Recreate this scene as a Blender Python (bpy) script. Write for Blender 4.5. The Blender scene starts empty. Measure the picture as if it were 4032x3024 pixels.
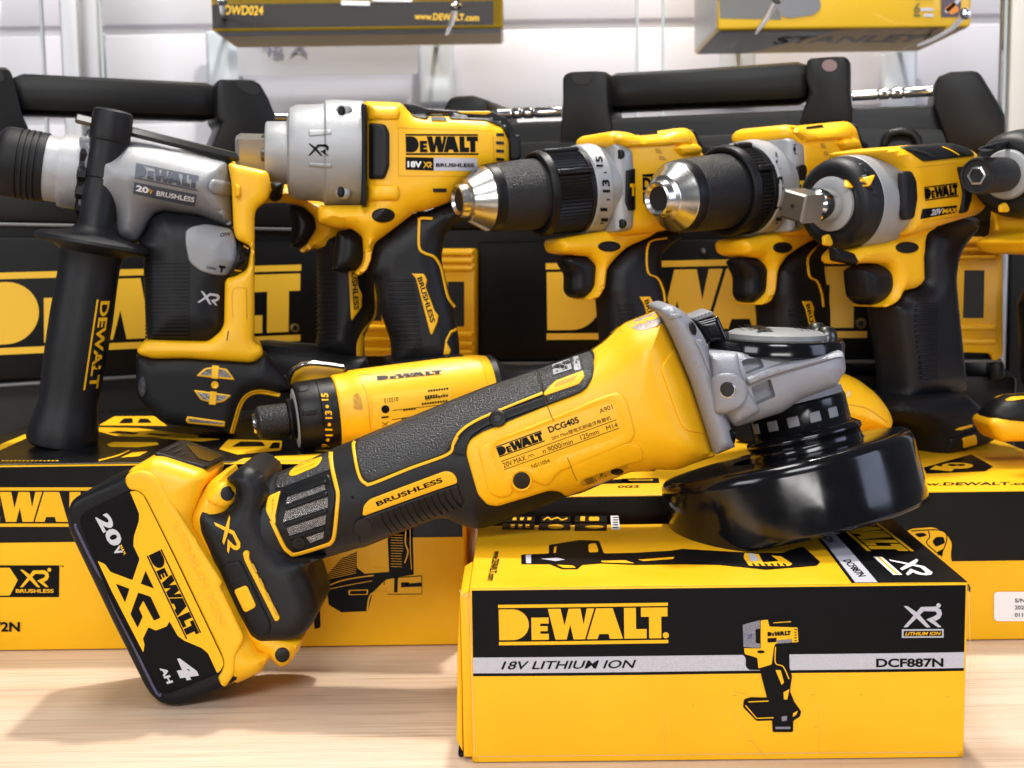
import bpy, bmesh, math, random
import numpy as np
from mathutils import Vector, geometry
random.seed(4)
SC = bpy.context.scene
COL = SC.collection
# ---------------------------------------------------------------- camera model (pixel -> ray)
F, CX, CY = 5103.8, 2016.0, 1512.0
CAM = np.array([0.0, 0.0, 0.254])
PIT = math.radians(6.16)
SP_, CP_ = math.sin(PIT), math.cos(PIT)
ROLL = .013
RC, RS = math.cos(ROLL), math.sin(ROLL)
REG = {'N': (0, 0, 1), 'D1': (240, 1700, .361664), 'D2': (440, 2200, .361664), 'D3': (1000, 1600, .361664),
       'D4': (2400, 1160, .361664), 'D5': (2560, 1600, .515371), 'D6': (1760, 1280, .361664), 'F': (0, 0, 1.82278)}
for i in range(9):
    REG['R%d' % (i + 1)] = (1344 * (i % 3), 1008 * (i // 3), .607595)

def Q(*a):
    """Q('D1', (x,y), ..., 'D2', (x,y) ...) -> measured points in photo units"""
    out = []; r = REG['N']
    for p in a:
        if isinstance(p, str): r = REG[p]
        else: out.append((r[0] + p[0] * r[2], r[1] + p[1] * r[2]) + tuple(p[2:]))
    return out

def ray(p):
    x0 = (p[0] - CX) / F; y0 = (CY - p[1]) / F
    xc = x0 * RC + y0 * RS; yc = -x0 * RS + y0 * RC
    return np.array([xc, CP_ + yc * SP_, -SP_ + yc * CP_])

def proj(x):
    d = np.asarray(x, float) - CAM; z = d[1] * CP_ - d[2] * SP_; yc = (d[1] * SP_ + d[2] * CP_) / z; xc = d[0] / z
    return (CX + F * (xc * RC - yc * RS), CY - F * (xc * RS + yc * RC))

def at_y(p, Y):
    d = ray(p); return CAM + d * (Y / d[1])

def at_z(p, z):
    d = ray(p); return CAM + d * ((z - CAM[2]) / d[2])

class Fr:
    """a working plane: origin, right, up, towards the viewer"""
    def __init__(s, o, yaw=0, eu=None, ev=None, ew=None):
        s.o = np.array(o, float); y = math.radians(yaw)
        s.eu = np.array(eu if eu is not None else (math.cos(y), math.sin(y), 0.))
        s.ev = np.array(ev if ev is not None else (0., 0., 1.))
        s.ew = np.array(ew if ew is not None else (math.sin(y), -math.cos(y), 0.))
    def L1(s, p, w=0.):
        d = ray(p); t = ((s.o + s.ew * w - CAM) @ s.ew) / (d @ s.ew)
        x = CAM + d * t - s.o
        return (x @ s.eu, x @ s.ev)
    def L(s, pts, w=0.): return [s.L1(p, w) for p in pts]
    def W(s, u, v, w): return s.o + np.multiply.outer(u, s.eu) + np.multiply.outer(v, s.ev) + np.multiply.outer(w, s.ew)
    def pxm(s, p, w=0.):      # metres per photo pixel at that place
        d = ray(p); t = ((s.o + s.ew * w - CAM) @ s.ew) / (d @ s.ew)
        return t / F

# ---------------------------------------------------------------- materials
MATS = {}
def mat(name, col, rough=.5, metal=0., bump=0., bscale=400., coat=0., var=0., vscale=30., spec=.5, stretch=None, rvar=0., trans=0., bdist=.0006):
    if name in MATS: return MATS[name]
    m = bpy.data.materials.new(name); m.use_nodes = True
    nt = m.node_tree; b = nt.nodes['Principled BSDF']
    b.inputs['Base Color'].default_value = (*col, 1); b.inputs['Roughness'].default_value = rough
    b.inputs['Metallic'].default_value = metal; b.inputs['Coat Weight'].default_value = coat
    b.inputs['Specular IOR Level'].default_value = spec
    b.inputs['Transmission Weight'].default_value = trans
    tc = nt.nodes.new('ShaderNodeTexCoord')
    src = tc.outputs['Object']
    if stretch:
        mp = nt.nodes.new('ShaderNodeMapping'); mp.inputs['Scale'].default_value = stretch
        nt.links.new(src, mp.inputs[0]); src = mp.outputs[0]
    if bump:
        n = nt.nodes.new('ShaderNodeTexNoise'); n.inputs['Scale'].default_value = bscale; n.inputs['Detail'].default_value = 3
        bp = nt.nodes.new('ShaderNodeBump'); bp.inputs['Strength'].default_value = bump; bp.inputs['Distance'].default_value = bdist
        nt.links.new(src, n.inputs['Vector']); nt.links.new(n.outputs['Fac'], bp.inputs['Height']); nt.links.new(bp.outputs[0], b.inputs['Normal'])
    if var or rvar:
        n2 = nt.nodes.new('ShaderNodeTexNoise'); n2.inputs['Scale'].default_value = vscale; n2.inputs['Detail'].default_value = 6
        nt.links.new(src, n2.inputs['Vector'])
        if var:
            r = nt.nodes.new('ShaderNodeValToRGB')
            r.color_ramp.elements[0].position = .3; r.color_ramp.elements[1].position = .7
            r.color_ramp.elements[0].color = (*[c * (1 - var) for c in col], 1); r.color_ramp.elements[1].color = (*[min(1, c * (1 + var)) for c in col], 1)
            nt.links.new(n2.outputs['Fac'], r.inputs[0]); nt.links.new(r.outputs[0], b.inputs['Base Color'])
        if rvar:
            mr = nt.nodes.new('ShaderNodeMapRange'); mr.inputs['From Min'].default_value = .3; mr.inputs['From Max'].default_value = .7
            mr.inputs['To Min'].default_value = max(.02, rough - rvar); mr.inputs['To Max'].default_value = rough + rvar
            nt.links.new(n2.outputs['Fac'], mr.inputs[0]); nt.links.new(mr.outputs[0], b.inputs['Roughness'])
    MATS[name] = m
    return m

YEL = mat('yellow plastic', (.84, .445, .008), .37, bump=.2, bscale=1500, spec=.36, rvar=.07, vscale=90)
YELP = mat('yellow print', (.84, .445, .008), .42, spec=.25)
YELB = mat('yellow card', (.84, .44, .008), .38, bump=.14, bscale=45, bdist=.005, var=.05, vscale=14, spec=.30, rvar=.08)
BLK = mat('black plastic', (.0055, .0055, .0065), .38, bump=.2, bscale=1800, spec=.22, rvar=.06, vscale=80)
BLKM = mat('black matt plastic', (.0065, .0065, .0075), .50, bump=.25, bscale=1800, spec=.22)
RUB = mat('black rubber', (.0075, .0078, .0095), .44, bump=.3, bscale=1500, spec=.28, rvar=.06, vscale=60)
RUBT = mat('textured rubber', (.012, .0125, .015), .31, bump=.8, bscale=1000, bdist=.0014, spec=.55)
GLOSS = mat('gloss black enamel', (.004, .004, .005), .14, bump=.03, bscale=40, bdist=.003, spec=.45, rvar=.05, vscale=70)
BLKP = mat('black print', (.0040, .0040, .0048), .40, spec=.09)
BLKC = mat('black card', (.0045, .0045, .005), .32, bump=.08, bscale=45, bdist=.005, spec=.20, rvar=.06)
HOLE = mat('hole black', (.004, .004, .004), .6)
SIL = mat('silver paint', (.33, .335, .345), .42, metal=.3, bump=.35, bscale=1300)
SILP = mat('silver plastic', (.235, .24, .25), .45, metal=.2, bump=.25, bscale=1300)
SILC = mat('cast aluminium', (.25, .255, .285), .44, metal=.25, bump=.6, bscale=1500)
CHR = mat('chrome', (.78, .78, .77), .12, metal=1.)
STEEL = mat('dull steel', (.62, .61, .58), .24, metal=1., bump=.1, bscale=900)
DSTEEL = mat('dark steel', (.11, .107, .10), .32, metal=1.)
GREYP = mat('grey print', (.47, .47, .52), .5)
LGREY = mat('light grey ring', (.34, .345, .35), .5)
WHT = mat('white label', (.78, .78, .78), .45)
KNUR = mat('knurled black', (.010, .010, .011), .36, bump=.9, bscale=1100, bdist=.0012, spec=.4)

# ---------------------------------------------------------------- objects
def thing(name, label, cat, loc, group=None):
    o = bpy.data.objects.new(name, None); COL.objects.link(o); o.location = [float(x) for x in loc]
    o.empty_display_size = .02
    o['label'] = label; o['category'] = cat
    if group: o['group'] = group
    return o

def wloc(o):
    p = np.zeros(3)
    while o is not None:
        p += np.array(o.location); o = o.parent
    return p

def mesh_obj(name, V, Fc, mats, parent=None, midx=None, smooth=38):
    V = np.asarray(V, float)
    if parent is not None: V = V - wloc(parent)
    me = bpy.data.meshes.new(name); me.from_pydata(V.tolist(), [], [tuple(int(i) for i in f) for f in Fc])
    if not isinstance(mats, (list, tuple)): mats = [mats]
    for m in mats: me.materials.append(m)
    if midx is not None: me.polygons.foreach_set('material_index', np.asarray(midx, np.int32))
    me.validate()
    bm = bmesh.new(); bm.from_mesh(me); bmesh.ops.recalc_face_normals(bm, faces=bm.faces) if smooth else None
    bm.to_mesh(me); bm.free()
    if smooth:
        me.polygons.foreach_set('use_smooth', [True] * len(me.polygons))
        me.set_sharp_from_angle(angle=math.radians(smooth))
    o = bpy.data.objects.new(name, me); COL.objects.link(o)
    if parent is not None: o.parent = parent
    return o

# ---------------------------------------------------------------- 2D helpers
def fil(pts, r=0, n=4):
    """round polygon corners; a third value in a point overrides r"""
    P = [np.array(p[:2], float) for p in pts]; R = [p[2] if len(p) > 2 else r for p in pts]
    out = []; N = len(P)
    for i in range(N):
        a, b, c = P[i - 1], P[i], P[(i + 1) % N]
        la, lc = np.linalg.norm(a - b), np.linalg.norm(c - b)
        rr = min(R[i], .48 * la, .48 * lc)
        if rr < 1e-9 or la < 1e-9 or lc < 1e-9: out.append(tuple(b)); continue
        p0 = b + (a - b) / la * rr; p2 = b + (c - b) / lc * rr
        for k in range(n + 1):
            s = k / n; out.append(tuple((1 - s) ** 2 * p0 + 2 * s * (1 - s) * b + s * s * p2))
    return out

def smooth_line(pts, n=6):
    P = np.array([p[:2] for p in pts], float)
    if len(P) < 3: return [tuple(p) for p in P]
    E = np.vstack([2 * P[0] - P[1], P, 2 * P[-1] - P[-2]]); out = []
    for i in range(1, len(E) - 2):
        p0, p1, p2, p3 = E[i - 1:i + 3]
        for k in range(n):
            s = k / n
            out.append(tuple(.5 * (2 * p1 + (p2 - p0) * s + (2 * p0 - 5 * p1 + 4 * p2 - p3) * s * s + (3 * p1 - p0 - 3 * p2 + p3) * s ** 3)))
    out.append(tuple(P[-1])); return out

def ribbon(pts, w, smooth=True, closed=False):
    P = np.array(smooth_line(pts) if smooth else [p[:2] for p in pts], float)
    T = np.gradient(P, axis=0); T /= np.linalg.norm(T, axis=1)[:, None] + 1e-12
    Nn = np.stack([-T[:, 1], T[:, 0]], 1) * (w / 2)
    return [tuple(p) for p in np.vstack([P + Nn, (P - Nn)[::-1]])]

def ell(c, rx, ry=None, ang=0, n=24):
    ry = rx if ry is None else ry; a = math.radians(ang)
    return [(c[0] + rx * math.cos(t) * math.cos(a) - ry * math.sin(t) * math.sin(a),
             c[1] + rx * math.cos(t) * math.sin(a) + ry * math.sin(t) * math.cos(a)) for t in np.linspace(0, 2 * math.pi, n, endpoint=False)]

def seg_dist(P, loops):
    """distance of points P (n,2) to the edges of loops"""
    P = np.asarray(P, float); best = np.full(len(P), 1e9)
    for lp in loops:
        A = np.asarray(lp, float); B = np.roll(A, -1, 0); D = B - A
        L2 = (D ** 2).sum(1) + 1e-18
        for k in range(0, len(P), 2000):
            q = P[k:k + 2000, None, :] - A[None]
            t = np.clip((q * D[None]).sum(2) / L2, 0, 1)
            d = ((q - t[..., None] * D[None]) ** 2).sum(2).min(1)
            best[k:k + 2000] = np.minimum(best[k:k + 2000], np.sqrt(d))
    return best

def inside(P, loop):
    P = np.asarray(P, float); A = np.asarray(loop, float); B = np.roll(A, -1, 0)
    r = np.zeros(len(P), bool)
    for (x0, y0), (x1, y1) in zip(A, B):
        if y0 == y1: continue
        c = ((y0 > P[:, 1]) != (y1 > P[:, 1])) & (P[:, 0] < (x1 - x0) * (P[:, 1] - y0) / (y1 - y0) + x0)
        r ^= c
    return r

def area(lp):
    A = np.asarray(lp); B = np.roll(A, -1, 0); return .5 * (A[:, 0] * B[:, 1] - A[:, 1] * B[:, 0]).sum()

def resample(lp, sp):
    out = []
    for a, b in zip(lp, list(lp[1:]) + [lp[0]]):
        a = np.array(a); b = np.array(b); n = max(1, int(math.ceil(np.linalg.norm(b - a) / sp)))
        for k in range(n): out.append(tuple(a + (b - a) * k / n))
    res = []
    for p in out:
        if not res or (abs(p[0] - res[-1][0]) + abs(p[1] - res[-1][1])) > 1e-6: res.append(p)
    if abs(res[0][0] - res[-1][0]) + abs(res[0][1] - res[-1][1]) < 1e-6: res.pop()
    return res

def cdt(loops, extra, mode=2, cloops=()):
    V = []; E = []
    for lp in list(loops) + list(cloops):
        s = len(V); V += [Vector((float(p[0]) * 100, float(p[1]) * 100)) for p in lp]
        E += [(s + i, s + (i + 1) % len(lp)) for i in range(len(lp))]
    V += [Vector((float(p[0]) * 100, float(p[1]) * 100)) for p in extra]
    v, e, f, *_ = geometry.delaunay_2d_cdt(V, E, [], mode, 1e-7)
    return np.array([(p.x / 100, p.y / 100) for p in v]).reshape(-1, 2), [list(x) for x in f]

def boundary_edges(faces):
    c = {}
    for f in faces:
        for a, b in zip(f, f[1:] + f[:1]):
            k = (min(a, b), max(a, b)); c.setdefault(k, []).append((a, b))
    return [v[0] for v in c.values() if len(v) == 1]

class Surf:
    """height of a rounded slab above its plane"""
    def __init__(s, loop, t, r, q, w0=0., cuts=()):
        s.loop = loop; s.t, s.r, s.q, s.w0 = t, r, q, w0; s.cuts = cuts
    def h(s, U, d=None):
        U = np.asarray(U, float).reshape(-1, 2)
        if d is None:
            d = seg_dist(U, [s.loop]); d = np.where(inside(U, s.loop), d, -d)
        e = 1 - np.clip(d / s.r, 0, 1)
        z = s.w0 + s.t - s.q * (1 - np.sqrt(np.clip(1 - e * e, 0, 1)))
        return z
    def up(s, dz): return Lift(s, dz)

class Bow:
    """a card face bulging a little, with soft dents"""
    def __init__(s, W, H, A, ph=0., dz=0.): s.W_, s.H_, s.A, s.ph, s.dz = W, H, A, ph, dz; s.t, s.w0 = A + dz, 0
    def h(s, U, d=None):
        U = np.asarray(U, float).reshape(-1, 2); a, b = U[:, 0] / s.W_, U[:, 1] / s.H_
        env = np.clip(np.sin(np.pi * np.clip(a, 0, 1)) * np.sin(np.pi * np.clip(b, 0, 1)), 0, 1) ** .6
        f = .62 + .22 * np.sin(5.1 * a + 2.3 * b + s.ph) + .16 * np.sin(11 * a - 6 * b + 2 * s.ph) * np.sin(4 * b + s.ph)
        return s.A * env * f + s.dz
    def up(s, dz): return Bow(s.W_, s.H_, s.A, s.ph, s.dz + dz)

class Lift:
    def __init__(s, b, dz): s.b, s.dz = b, dz; s.t, s.w0 = b.t + dz, b.w0
    def h(s, U, d=None): return s.b.h(U) + s.dz
    def up(s, dz): return Lift(s, dz)

class Flat:
    def __init__(s, w): s.t = w; s.w0 = 0
    def h(s, U, d=None): return np.full(len(np.asarray(U).reshape(-1, 2)), s.t)
    def up(s, dz): return Flat(s.t + dz)

def onto(fr, pts, base):
    """photo points -> plane coordinates where they hit the surface `base`"""
    w = np.full(len(pts), base.w0 + base.t)
    for _ in range(4):
        U = np.array([fr.L1(p, ww) for p, ww in zip(pts, w)])
        w = base.h(U)
    return [tuple(u) for u in U]

def _rings(lp, r, n, sgn):
    A = np.asarray(lp); T = np.roll(A, -1, 0) - np.roll(A, 1, 0); T /= np.linalg.norm(T, axis=1)[:, None] + 1e-12
    N = np.stack([-T[:, 1], T[:, 0]], 1) * sgn
    out = []
    for k in range(1, n + 1):
        d = r * (1 - math.cos(math.pi / 2 * k / n)); P = A + N * d
        out.append((P, d))
    return out

def _extra(lp, r, n, sp, holes=()):
    sgn = 1 if area(lp) > 0 else -1
    loops = [lp] + list(holes)
    cells = set(); E = []
    for P, d in _rings(lp, r, n, sgn):
        D = seg_dist(P, loops); I = inside(P, lp)
        for p, dd, ii in zip(P, D, I):
            if ii and dd > d * .96:
                c = (round(p[0] / (sp * .3)), round(p[1] / (sp * .3)), round(d / r * 20))
                if c not in cells: cells.add(c); E.append(tuple(p))
    A = np.asarray(lp); mn, mx = A.min(0), A.max(0)
    G = np.array([(x + (sp / 2 if j % 2 else 0), y) for j, y in enumerate(np.arange(mn[1] + sp / 2, mx[1], sp)) for x in np.arange(mn[0] + sp / 2, mx[0], sp)]).reshape(-1, 2)
    if len(G):
        G = G[inside(G, lp)]
        if len(G):
            D = seg_dist(G, loops); lim = max(.35 * sp, min(r, .9 * r + .3 * sp))
            occ = set((round(p[0] / sp), round(p[1] / sp)) for p in E)
            for p, d in zip(G, D):
                if d > lim or (d > .5 * sp and (round(p[0] / sp), round(p[1] / sp)) not in occ): E.append(tuple(p))
    return E

def solid(name, parent, m, fr, pts, t, r, q=None, w0=0., rnd=0, wp=None, sp=None, cuts=(), n=5, local=False, back=1., smooth=38):
    """rounded slab with a measured outline. cuts: [(points, depth)] recesses. Returns (object, Surf)"""
    if q is None: q = t
    q = min(q, t - .0002)
    pts = fil(pts, rnd)
    if wp is None: wp = w0 + (t - q)
    lp = list(pts) if local else fr.L(pts, wp)
    A = np.asarray(lp); ext = (A.max(0) - A.min(0)).max()
    sp = sp or max(.0016, ext / 42)
    lp = resample(lp, sp * .8)
    if area(lp) < 0: lp = lp[::-1]
    S = Surf(lp, t, r, q, w0)
    E = _extra(lp, min(r, ext), n, sp)
    CL = []; cc = []
    for cp, depth in cuts:
        c = resample(fil(onto(fr, cp, S) if not local else cp, .0012, 3), sp)
        if area(c) < 0: c = c[::-1]
        CA = np.asarray(c); T = np.roll(CA, -1, 0) - np.roll(CA, 1, 0); T /= np.linalg.norm(T, axis=1)[:, None] + 1e-12
        ins = [tuple(p) for p in CA + np.stack([-T[:, 1], T[:, 0]], 1) * .0004]
        CL += [c, ins]; cc.append((ins, depth))
    if CL:
        EA = np.asarray(E); keep = seg_dist(EA, CL) > .0004; E = [tuple(p) for p in EA[keep]]
    v, f = cdt([lp], E, 1, CL)
    d = seg_dist(v, [lp]); z = S.h(v, d)
    zb = w0 - (z - w0) * back
    for ins, depth in cc:
        I = inside(v, ins) | (seg_dist(v, [ins]) < 2e-5); z = z - depth * I
    n0 = len(v)
    Vf = fr.W(v[:, 0], v[:, 1], z); Vb = fr.W(v[:, 0], v[:, 1], zb)
    faces = [x for x in f] + [[i + n0 for i in x[::-1]] for x in f] + [[b, a, a + n0, b + n0] for a, b in boundary_edges(f)]
    return mesh_obj(name, np.vstack([Vf, Vb]), faces, m, parent, smooth=smooth), S

def relief(name, parent, m, fr, pts, base, rise, edge=.0006, rnd=0, both=False, sink=.0008, sp=None, holes=(), n=3, local=False, dome=0.):
    """a skin lying on `base` (a Surf), raised by `rise`"""
    pts = fil(pts, rnd)
    lp = list(pts) if local else onto(fr, pts, base)
    A = np.asarray(lp); ext = (A.max(0) - A.min(0)).max()
    sp = sp or max(.0014, ext / 34)
    lp = resample(lp, sp * .7)
    if area(lp) < 0: lp = lp[::-1]
    H = [resample(onto(fr, fil(h, rnd), base) if not local else h, sp * .7) for h in holes]
    E = _extra(lp, edge, n, sp, H)
    if H:
        for h in H:
            EA = np.asarray(E).reshape(-1, 2); E = [tuple(p) for p in EA[~inside(EA, h)]]
    v, f = cdt([lp] + H, E, 2)
    d = seg_dist(v, [lp] + H); hb = base.h(v)
    e = 1 - np.clip(d / edge, 0, 1)
    z = hb + rise - min(edge, rise) * (1 - np.sqrt(np.clip(1 - e * e, 0, 1)))
    if dome: z += dome * (1 - np.exp(-d / (.25 * ext)))
    be = boundary_edges(f); n0 = len(v)
    V = [fr.W(v[:, 0], v[:, 1], z), fr.W(v[:, 0], v[:, 1], hb - sink)]
    faces = [x for x in f] + [[b, a, a + n0, b + n0] for a, b in be]
    if both:
        w0 = base.w0; off = 2 * n0
        V += [fr.W(v[:, 0], v[:, 1], 2 * w0 - z), fr.W(v[:, 0], v[:, 1], 2 * w0 - hb + sink)]
        faces += [[i + off for i in x[::-1]] for x in f] + [[a + off, b + off, b + n0 + off, a + n0 + off] for a, b in be]
    o = mesh_obj(name, np.vstack(V), faces, m, parent)
    return o, base.up(rise)

# ---------------------------------------------------------------- lettering
_TX = {}
def text2d(s, bold=0., xs=1.):
    k = (s, bold)
    if k not in _TX:
        cu = bpy.data.curves.new('t', 'FONT'); cu.body = s; cu.size = 1; cu.offset = bold; cu.resolution_u = 3
        o = bpy.data.objects.new('t', cu); COL.objects.link(o)
        dg = bpy.context.evaluated_depsgraph_get(); dg.update()
        me = o.evaluated_get(dg).to_mesh()
        V = np.array([v.co[:2] for v in me.vertices]).reshape(-1, 2); Fc = [list(p.vertices) for p in me.polygons]
        o.evaluated_get(dg).to_mesh_clear(); bpy.data.objects.remove(o); bpy.data.curves.remove(cu)
        if len(V):
            mn, mx = V.min(0), V.max(0); V = (V - mn) / np.maximum(mx - mn, 1e-6)
        _TX[k] = (V, Fc)
    return _TX[k]

_arc = lambda cx, cy, rx, ry: [(cx + rx * math.cos(a), cy + ry * math.sin(a)) for a in np.linspace(-math.pi / 2, math.pi / 2, 17)]
LOGO = [([(3, 32)] + _arc(92, 137, 105, 105) + [(3, 242)], [(72, 100)] + _arc(80, 146, 35, 46) + [(72, 192)]),
        ([(213, 90), (325, 90), (325, 131), (270, 131), (270, 149), (318, 149), (318, 183), (270, 183), (270, 201), (325, 201), (325, 242), (213, 242)], None),
        ([(322, 32), (404, 32), (428, 148), (456, 32), (533, 32), (552, 140), (574, 32), (622, 32), (560, 242), (486, 242), (465, 142), (440, 242), (368, 242)], None),
        ([(655, 32), (742, 32), (806, 242), (722, 242), (713, 208), (652, 208), (641, 242), (572, 242), (634, 32)], [(682, 92), (701, 160), (664, 160)]),
        ([(815, 32), (892, 32), (892, 178), (960, 178), (960, 242), (815, 242)], None),
        ([(925, 32), (1097, 32), (1097, 94), (1056, 94), (1056, 242), (977, 242), (977, 94), (925, 94)], None)]
LBARS = [[(0, 0), (1100, 0), (1100, 22), (0, 22)], [(0, 254), (1100, 254), (1100, 277), (0, 277)]]

class Print:
    """printed marks on one face, gathered into one mesh"""
    def __init__(s, fr, base, dz=.00016):
        s.fr, s.base, s.dz = fr, base, dz; s.V = []; s.F = []; s.M = []; s.mats = []; s.layer = 1; s.curved = not isinstance(base, Flat)
    def _add(s, U, Fc, m):
        U = np.asarray(U, float).reshape(-1, 2)
        if not len(U): return
        if m not in s.mats: s.mats.append(m)
        o = sum(len(v) for v in s.V)
        s.V.append(s.fr.W(U[:, 0], U[:, 1], s.base.h(U) + s.dz * s.layer))
        for f in Fc:
            s.F.append([i + o for i in f]); s.M.append(s.mats.index(m))
    def up(s): s.layer += 1; return s
    def poly(s, pts, m, rnd=0, holes=(), local=False):
        lp = fil(pts, rnd) if not local else list(pts)
        if not local: lp = onto(s.fr, lp, s.base)
        H = [onto(s.fr, fil(h, rnd), s.base) if not local else h for h in holes]
        E = []
        if s.curved:
            A = np.asarray(lp); ext = (A.max(0) - A.min(0)).max(); sp = max(.002, ext / 20)
            lp = resample(lp, sp); E = _extra(lp, 1e-5, 1, sp, H)
            for h in H:
                EA = np.asarray(E).reshape(-1, 2); E = [tuple(p) for p in EA[~inside(EA, h)]]
        v, f = cdt([lp] + H, E, 2)
        if area(lp) == 0: return s
        s._add(v, [x if _ccw(v, x) else x[::-1] for x in f], m); return s
    def ribbon(s, pts, w, m, smooth=True): return s.poly(ribbon(pts, w, smooth), m)
    def ridge(s, pts, w, h, m):
        """a raised rib along photo points, w wide (photo pixels), h high (metres)"""
        P = np.array(smooth_line(pts, 5) if len(pts) > 2 else [tuple(np.array(pts[0]) + (np.array(pts[1]) - np.array(pts[0])) * k / 6) for k in range(7)])
        T = np.gradient(P, axis=0); T /= np.linalg.norm(T, axis=1)[:, None]; N = np.stack([-T[:, 1], T[:, 0]], 1)
        rows = [np.array(onto(s.fr, [tuple(p) for p in P + N * o * w], s.base)) for o in (-.5, -.22, .22, .5)]
        if m not in s.mats: s.mats.append(m)
        o = sum(len(v) for v in s.V); n = len(P)
        for r, dz in zip(rows, (-.0003, h, h, -.0003)): s.V.append(s.fr.W(r[:, 0], r[:, 1], s.base.h(r) + dz))
        for a in range(3):
            for k in range(n - 1):
                s.F.append([o + a * n + k, o + a * n + k + 1, o + (a + 1) * n + k + 1, o + (a + 1) * n + k]); s.M.append(s.mats.index(m))
        for k in (0, n - 1): s.F.append([o + k, o + n + k, o + 2 * n + k, o + 3 * n + k]); s.M.append(s.mats.index(m))
        return s
    def outline(s, pts, w, m):
        n = len(pts)
        for i in range(n): s.poly(ribbon([pts[i], pts[(i + 1) % n]], w, False), m)
        return s
    def ring(s, c, r, w, m, ry=None):
        ry = ry or r
        return s.poly(ell(c, r, ry, n=20), m, holes=[ell(c, r - w, ry - w, n=20)])
    def _box(s, P):
        U = np.array(onto(s.fr, P, s.base)); return U[0], U[1] - U[0], U[2] - U[0]
    def text(s, t, P, m, bold=0.):
        """P: lower-left, lower-right, upper-left of the lettering in photo points"""
        V, Fc = text2d(t, bold)
        if not len(V): return s
        o, a, b = s._box(P); U = o + np.outer(V[:, 0], a) + np.outer(V[:, 1], b)
        s._add(U, [f if _ccw(U, f) else f[::-1] for f in Fc], m); return s
    def shape(s, P, polys, w, h, m):
        o, a, b = s._box(P)
        for outer, hole in polys:
            g = lambda lp: [tuple(o + a * (x / w) + b * (1 - y / h)) for x, y in lp]
            s.poly(g(outer), m, holes=[g(hole)] if hole else [], local=True)
        return s
    def logo(s, P, m, bars=True):
        """P: lower-left, lower-right, upper-left of the whole mark with its two rules"""
        s.shape(P, LOGO, 1100, 277, m)
        if bars: s.shape(P, [(b, None) for b in LBARS], 1100, 277, m)
        return s
    def xr(s, P, m):
        A = [(14, 150), (122, 20), (205, 20), (226, 34), (230, 52), (222, 70), (202, 82), (162, 82), (232, 150)]
        B = [(14, -12), (84, 58), (160, 150)]
        clip = lambda L: [(x, min(140, max(0, y))) for x, y in L]
        s.shape(P, [(clip(ribbon(A, 32, False)), None)], 250, 140, m)
        s.up().shape(P, [(clip(ribbon(B, 32, False)), None)], 250, 140, m); return s
    def done(s, name, parent):
        if not s.V: return None
        return mesh_obj(name, np.vstack(s.V), s.F, s.mats, parent, s.M, smooth=0)

def _ccw(U, f):
    a = 0
    for i, j in zip(f, f[1:] + f[:1]): a += U[i][0] * U[j][1] - U[i][1] * U[j][0]
    return a > 0

# ---------------------------------------------------------------- solids of revolution, tubes, boxes
def lathe(name, parent, m, A, B, prof, seg=40, cap=True, flute=None, smooth=38, midx=None, rot=0.):
    """prof: (distance from A towards B in metres, radius). A, B world points. flute=(s0,s1,count,depth)"""
    A = np.array(A, float); ax = np.array(B, float) - A; ax /= np.linalg.norm(ax)
    x = np.cross(ax, (0, 0, 1.)); x = x / np.linalg.norm(x) if np.linalg.norm(x) > 1e-6 else np.array((1., 0, 0)); y = np.cross(ax, x)
    V = []; Fc = []; M = []
    for k, pr in enumerate(prof):
        s0, r = pr[0], pr[1]
        for i in range(seg):
            th = 2 * math.pi * i / seg + rot; rr = r
            if flute and flute[0] <= s0 <= flute[1]:
                rr = r - flute[3] * (1 if (i * flute[2] * 2 // seg) % 2 else 0)
            V.append(A + ax * s0 + (x * math.cos(th) + y * math.sin(th)) * rr)
    for k in range(len(prof) - 1):
        for i in range(seg):
            j = (i + 1) % seg; Fc.append([k * seg + i, k * seg + j, (k + 1) * seg + j, (k + 1) * seg + i]); M.append(prof[k][2] if len(prof[k]) > 2 else 0)
    if cap:
        Fc.append(list(range(seg))[::-1]); M.append(prof[0][2] if len(prof[0]) > 2 else 0)
        Fc.append([(len(prof) - 1) * seg + i for i in range(seg)]); M.append(prof[-1][2] if len(prof[-1]) > 2 else 0)
    return mesh_obj(name, V, Fc, m, parent, M, smooth=smooth)

def tube(name, parent, m, pts, r, seg=12, smooth=60):
    P = [np.array(p, float) for p in pts]; V = []; Fc = []; n = len(P)
    rr = r if isinstance(r, (list, tuple)) else [r] * n
    up = np.array((0.13, 0.31, 1.)); 
    for k in range(n):
        t = P[min(k + 1, n - 1)] - P[max(k - 1, 0)]; t /= np.linalg.norm(t)
        x = np.cross(t, up); x /= np.linalg.norm(x); y = np.cross(t, x)
        for i in range(seg):
            a = 2 * math.pi * i / seg; V.append(P[k] + (x * math.cos(a) + y * math.sin(a)) * rr[k])
    for k in range(n - 1):
        for i in range(seg):
            j = (i + 1) % seg; Fc.append([k * seg + i, k * seg + j, (k + 1) * seg + j, (k + 1) * seg + i])
    Fc += [list(range(seg))[::-1], [(n - 1) * seg + i for i in range(seg)]]
    return mesh_obj(name, V, Fc, m, parent, smooth=smooth)

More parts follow.
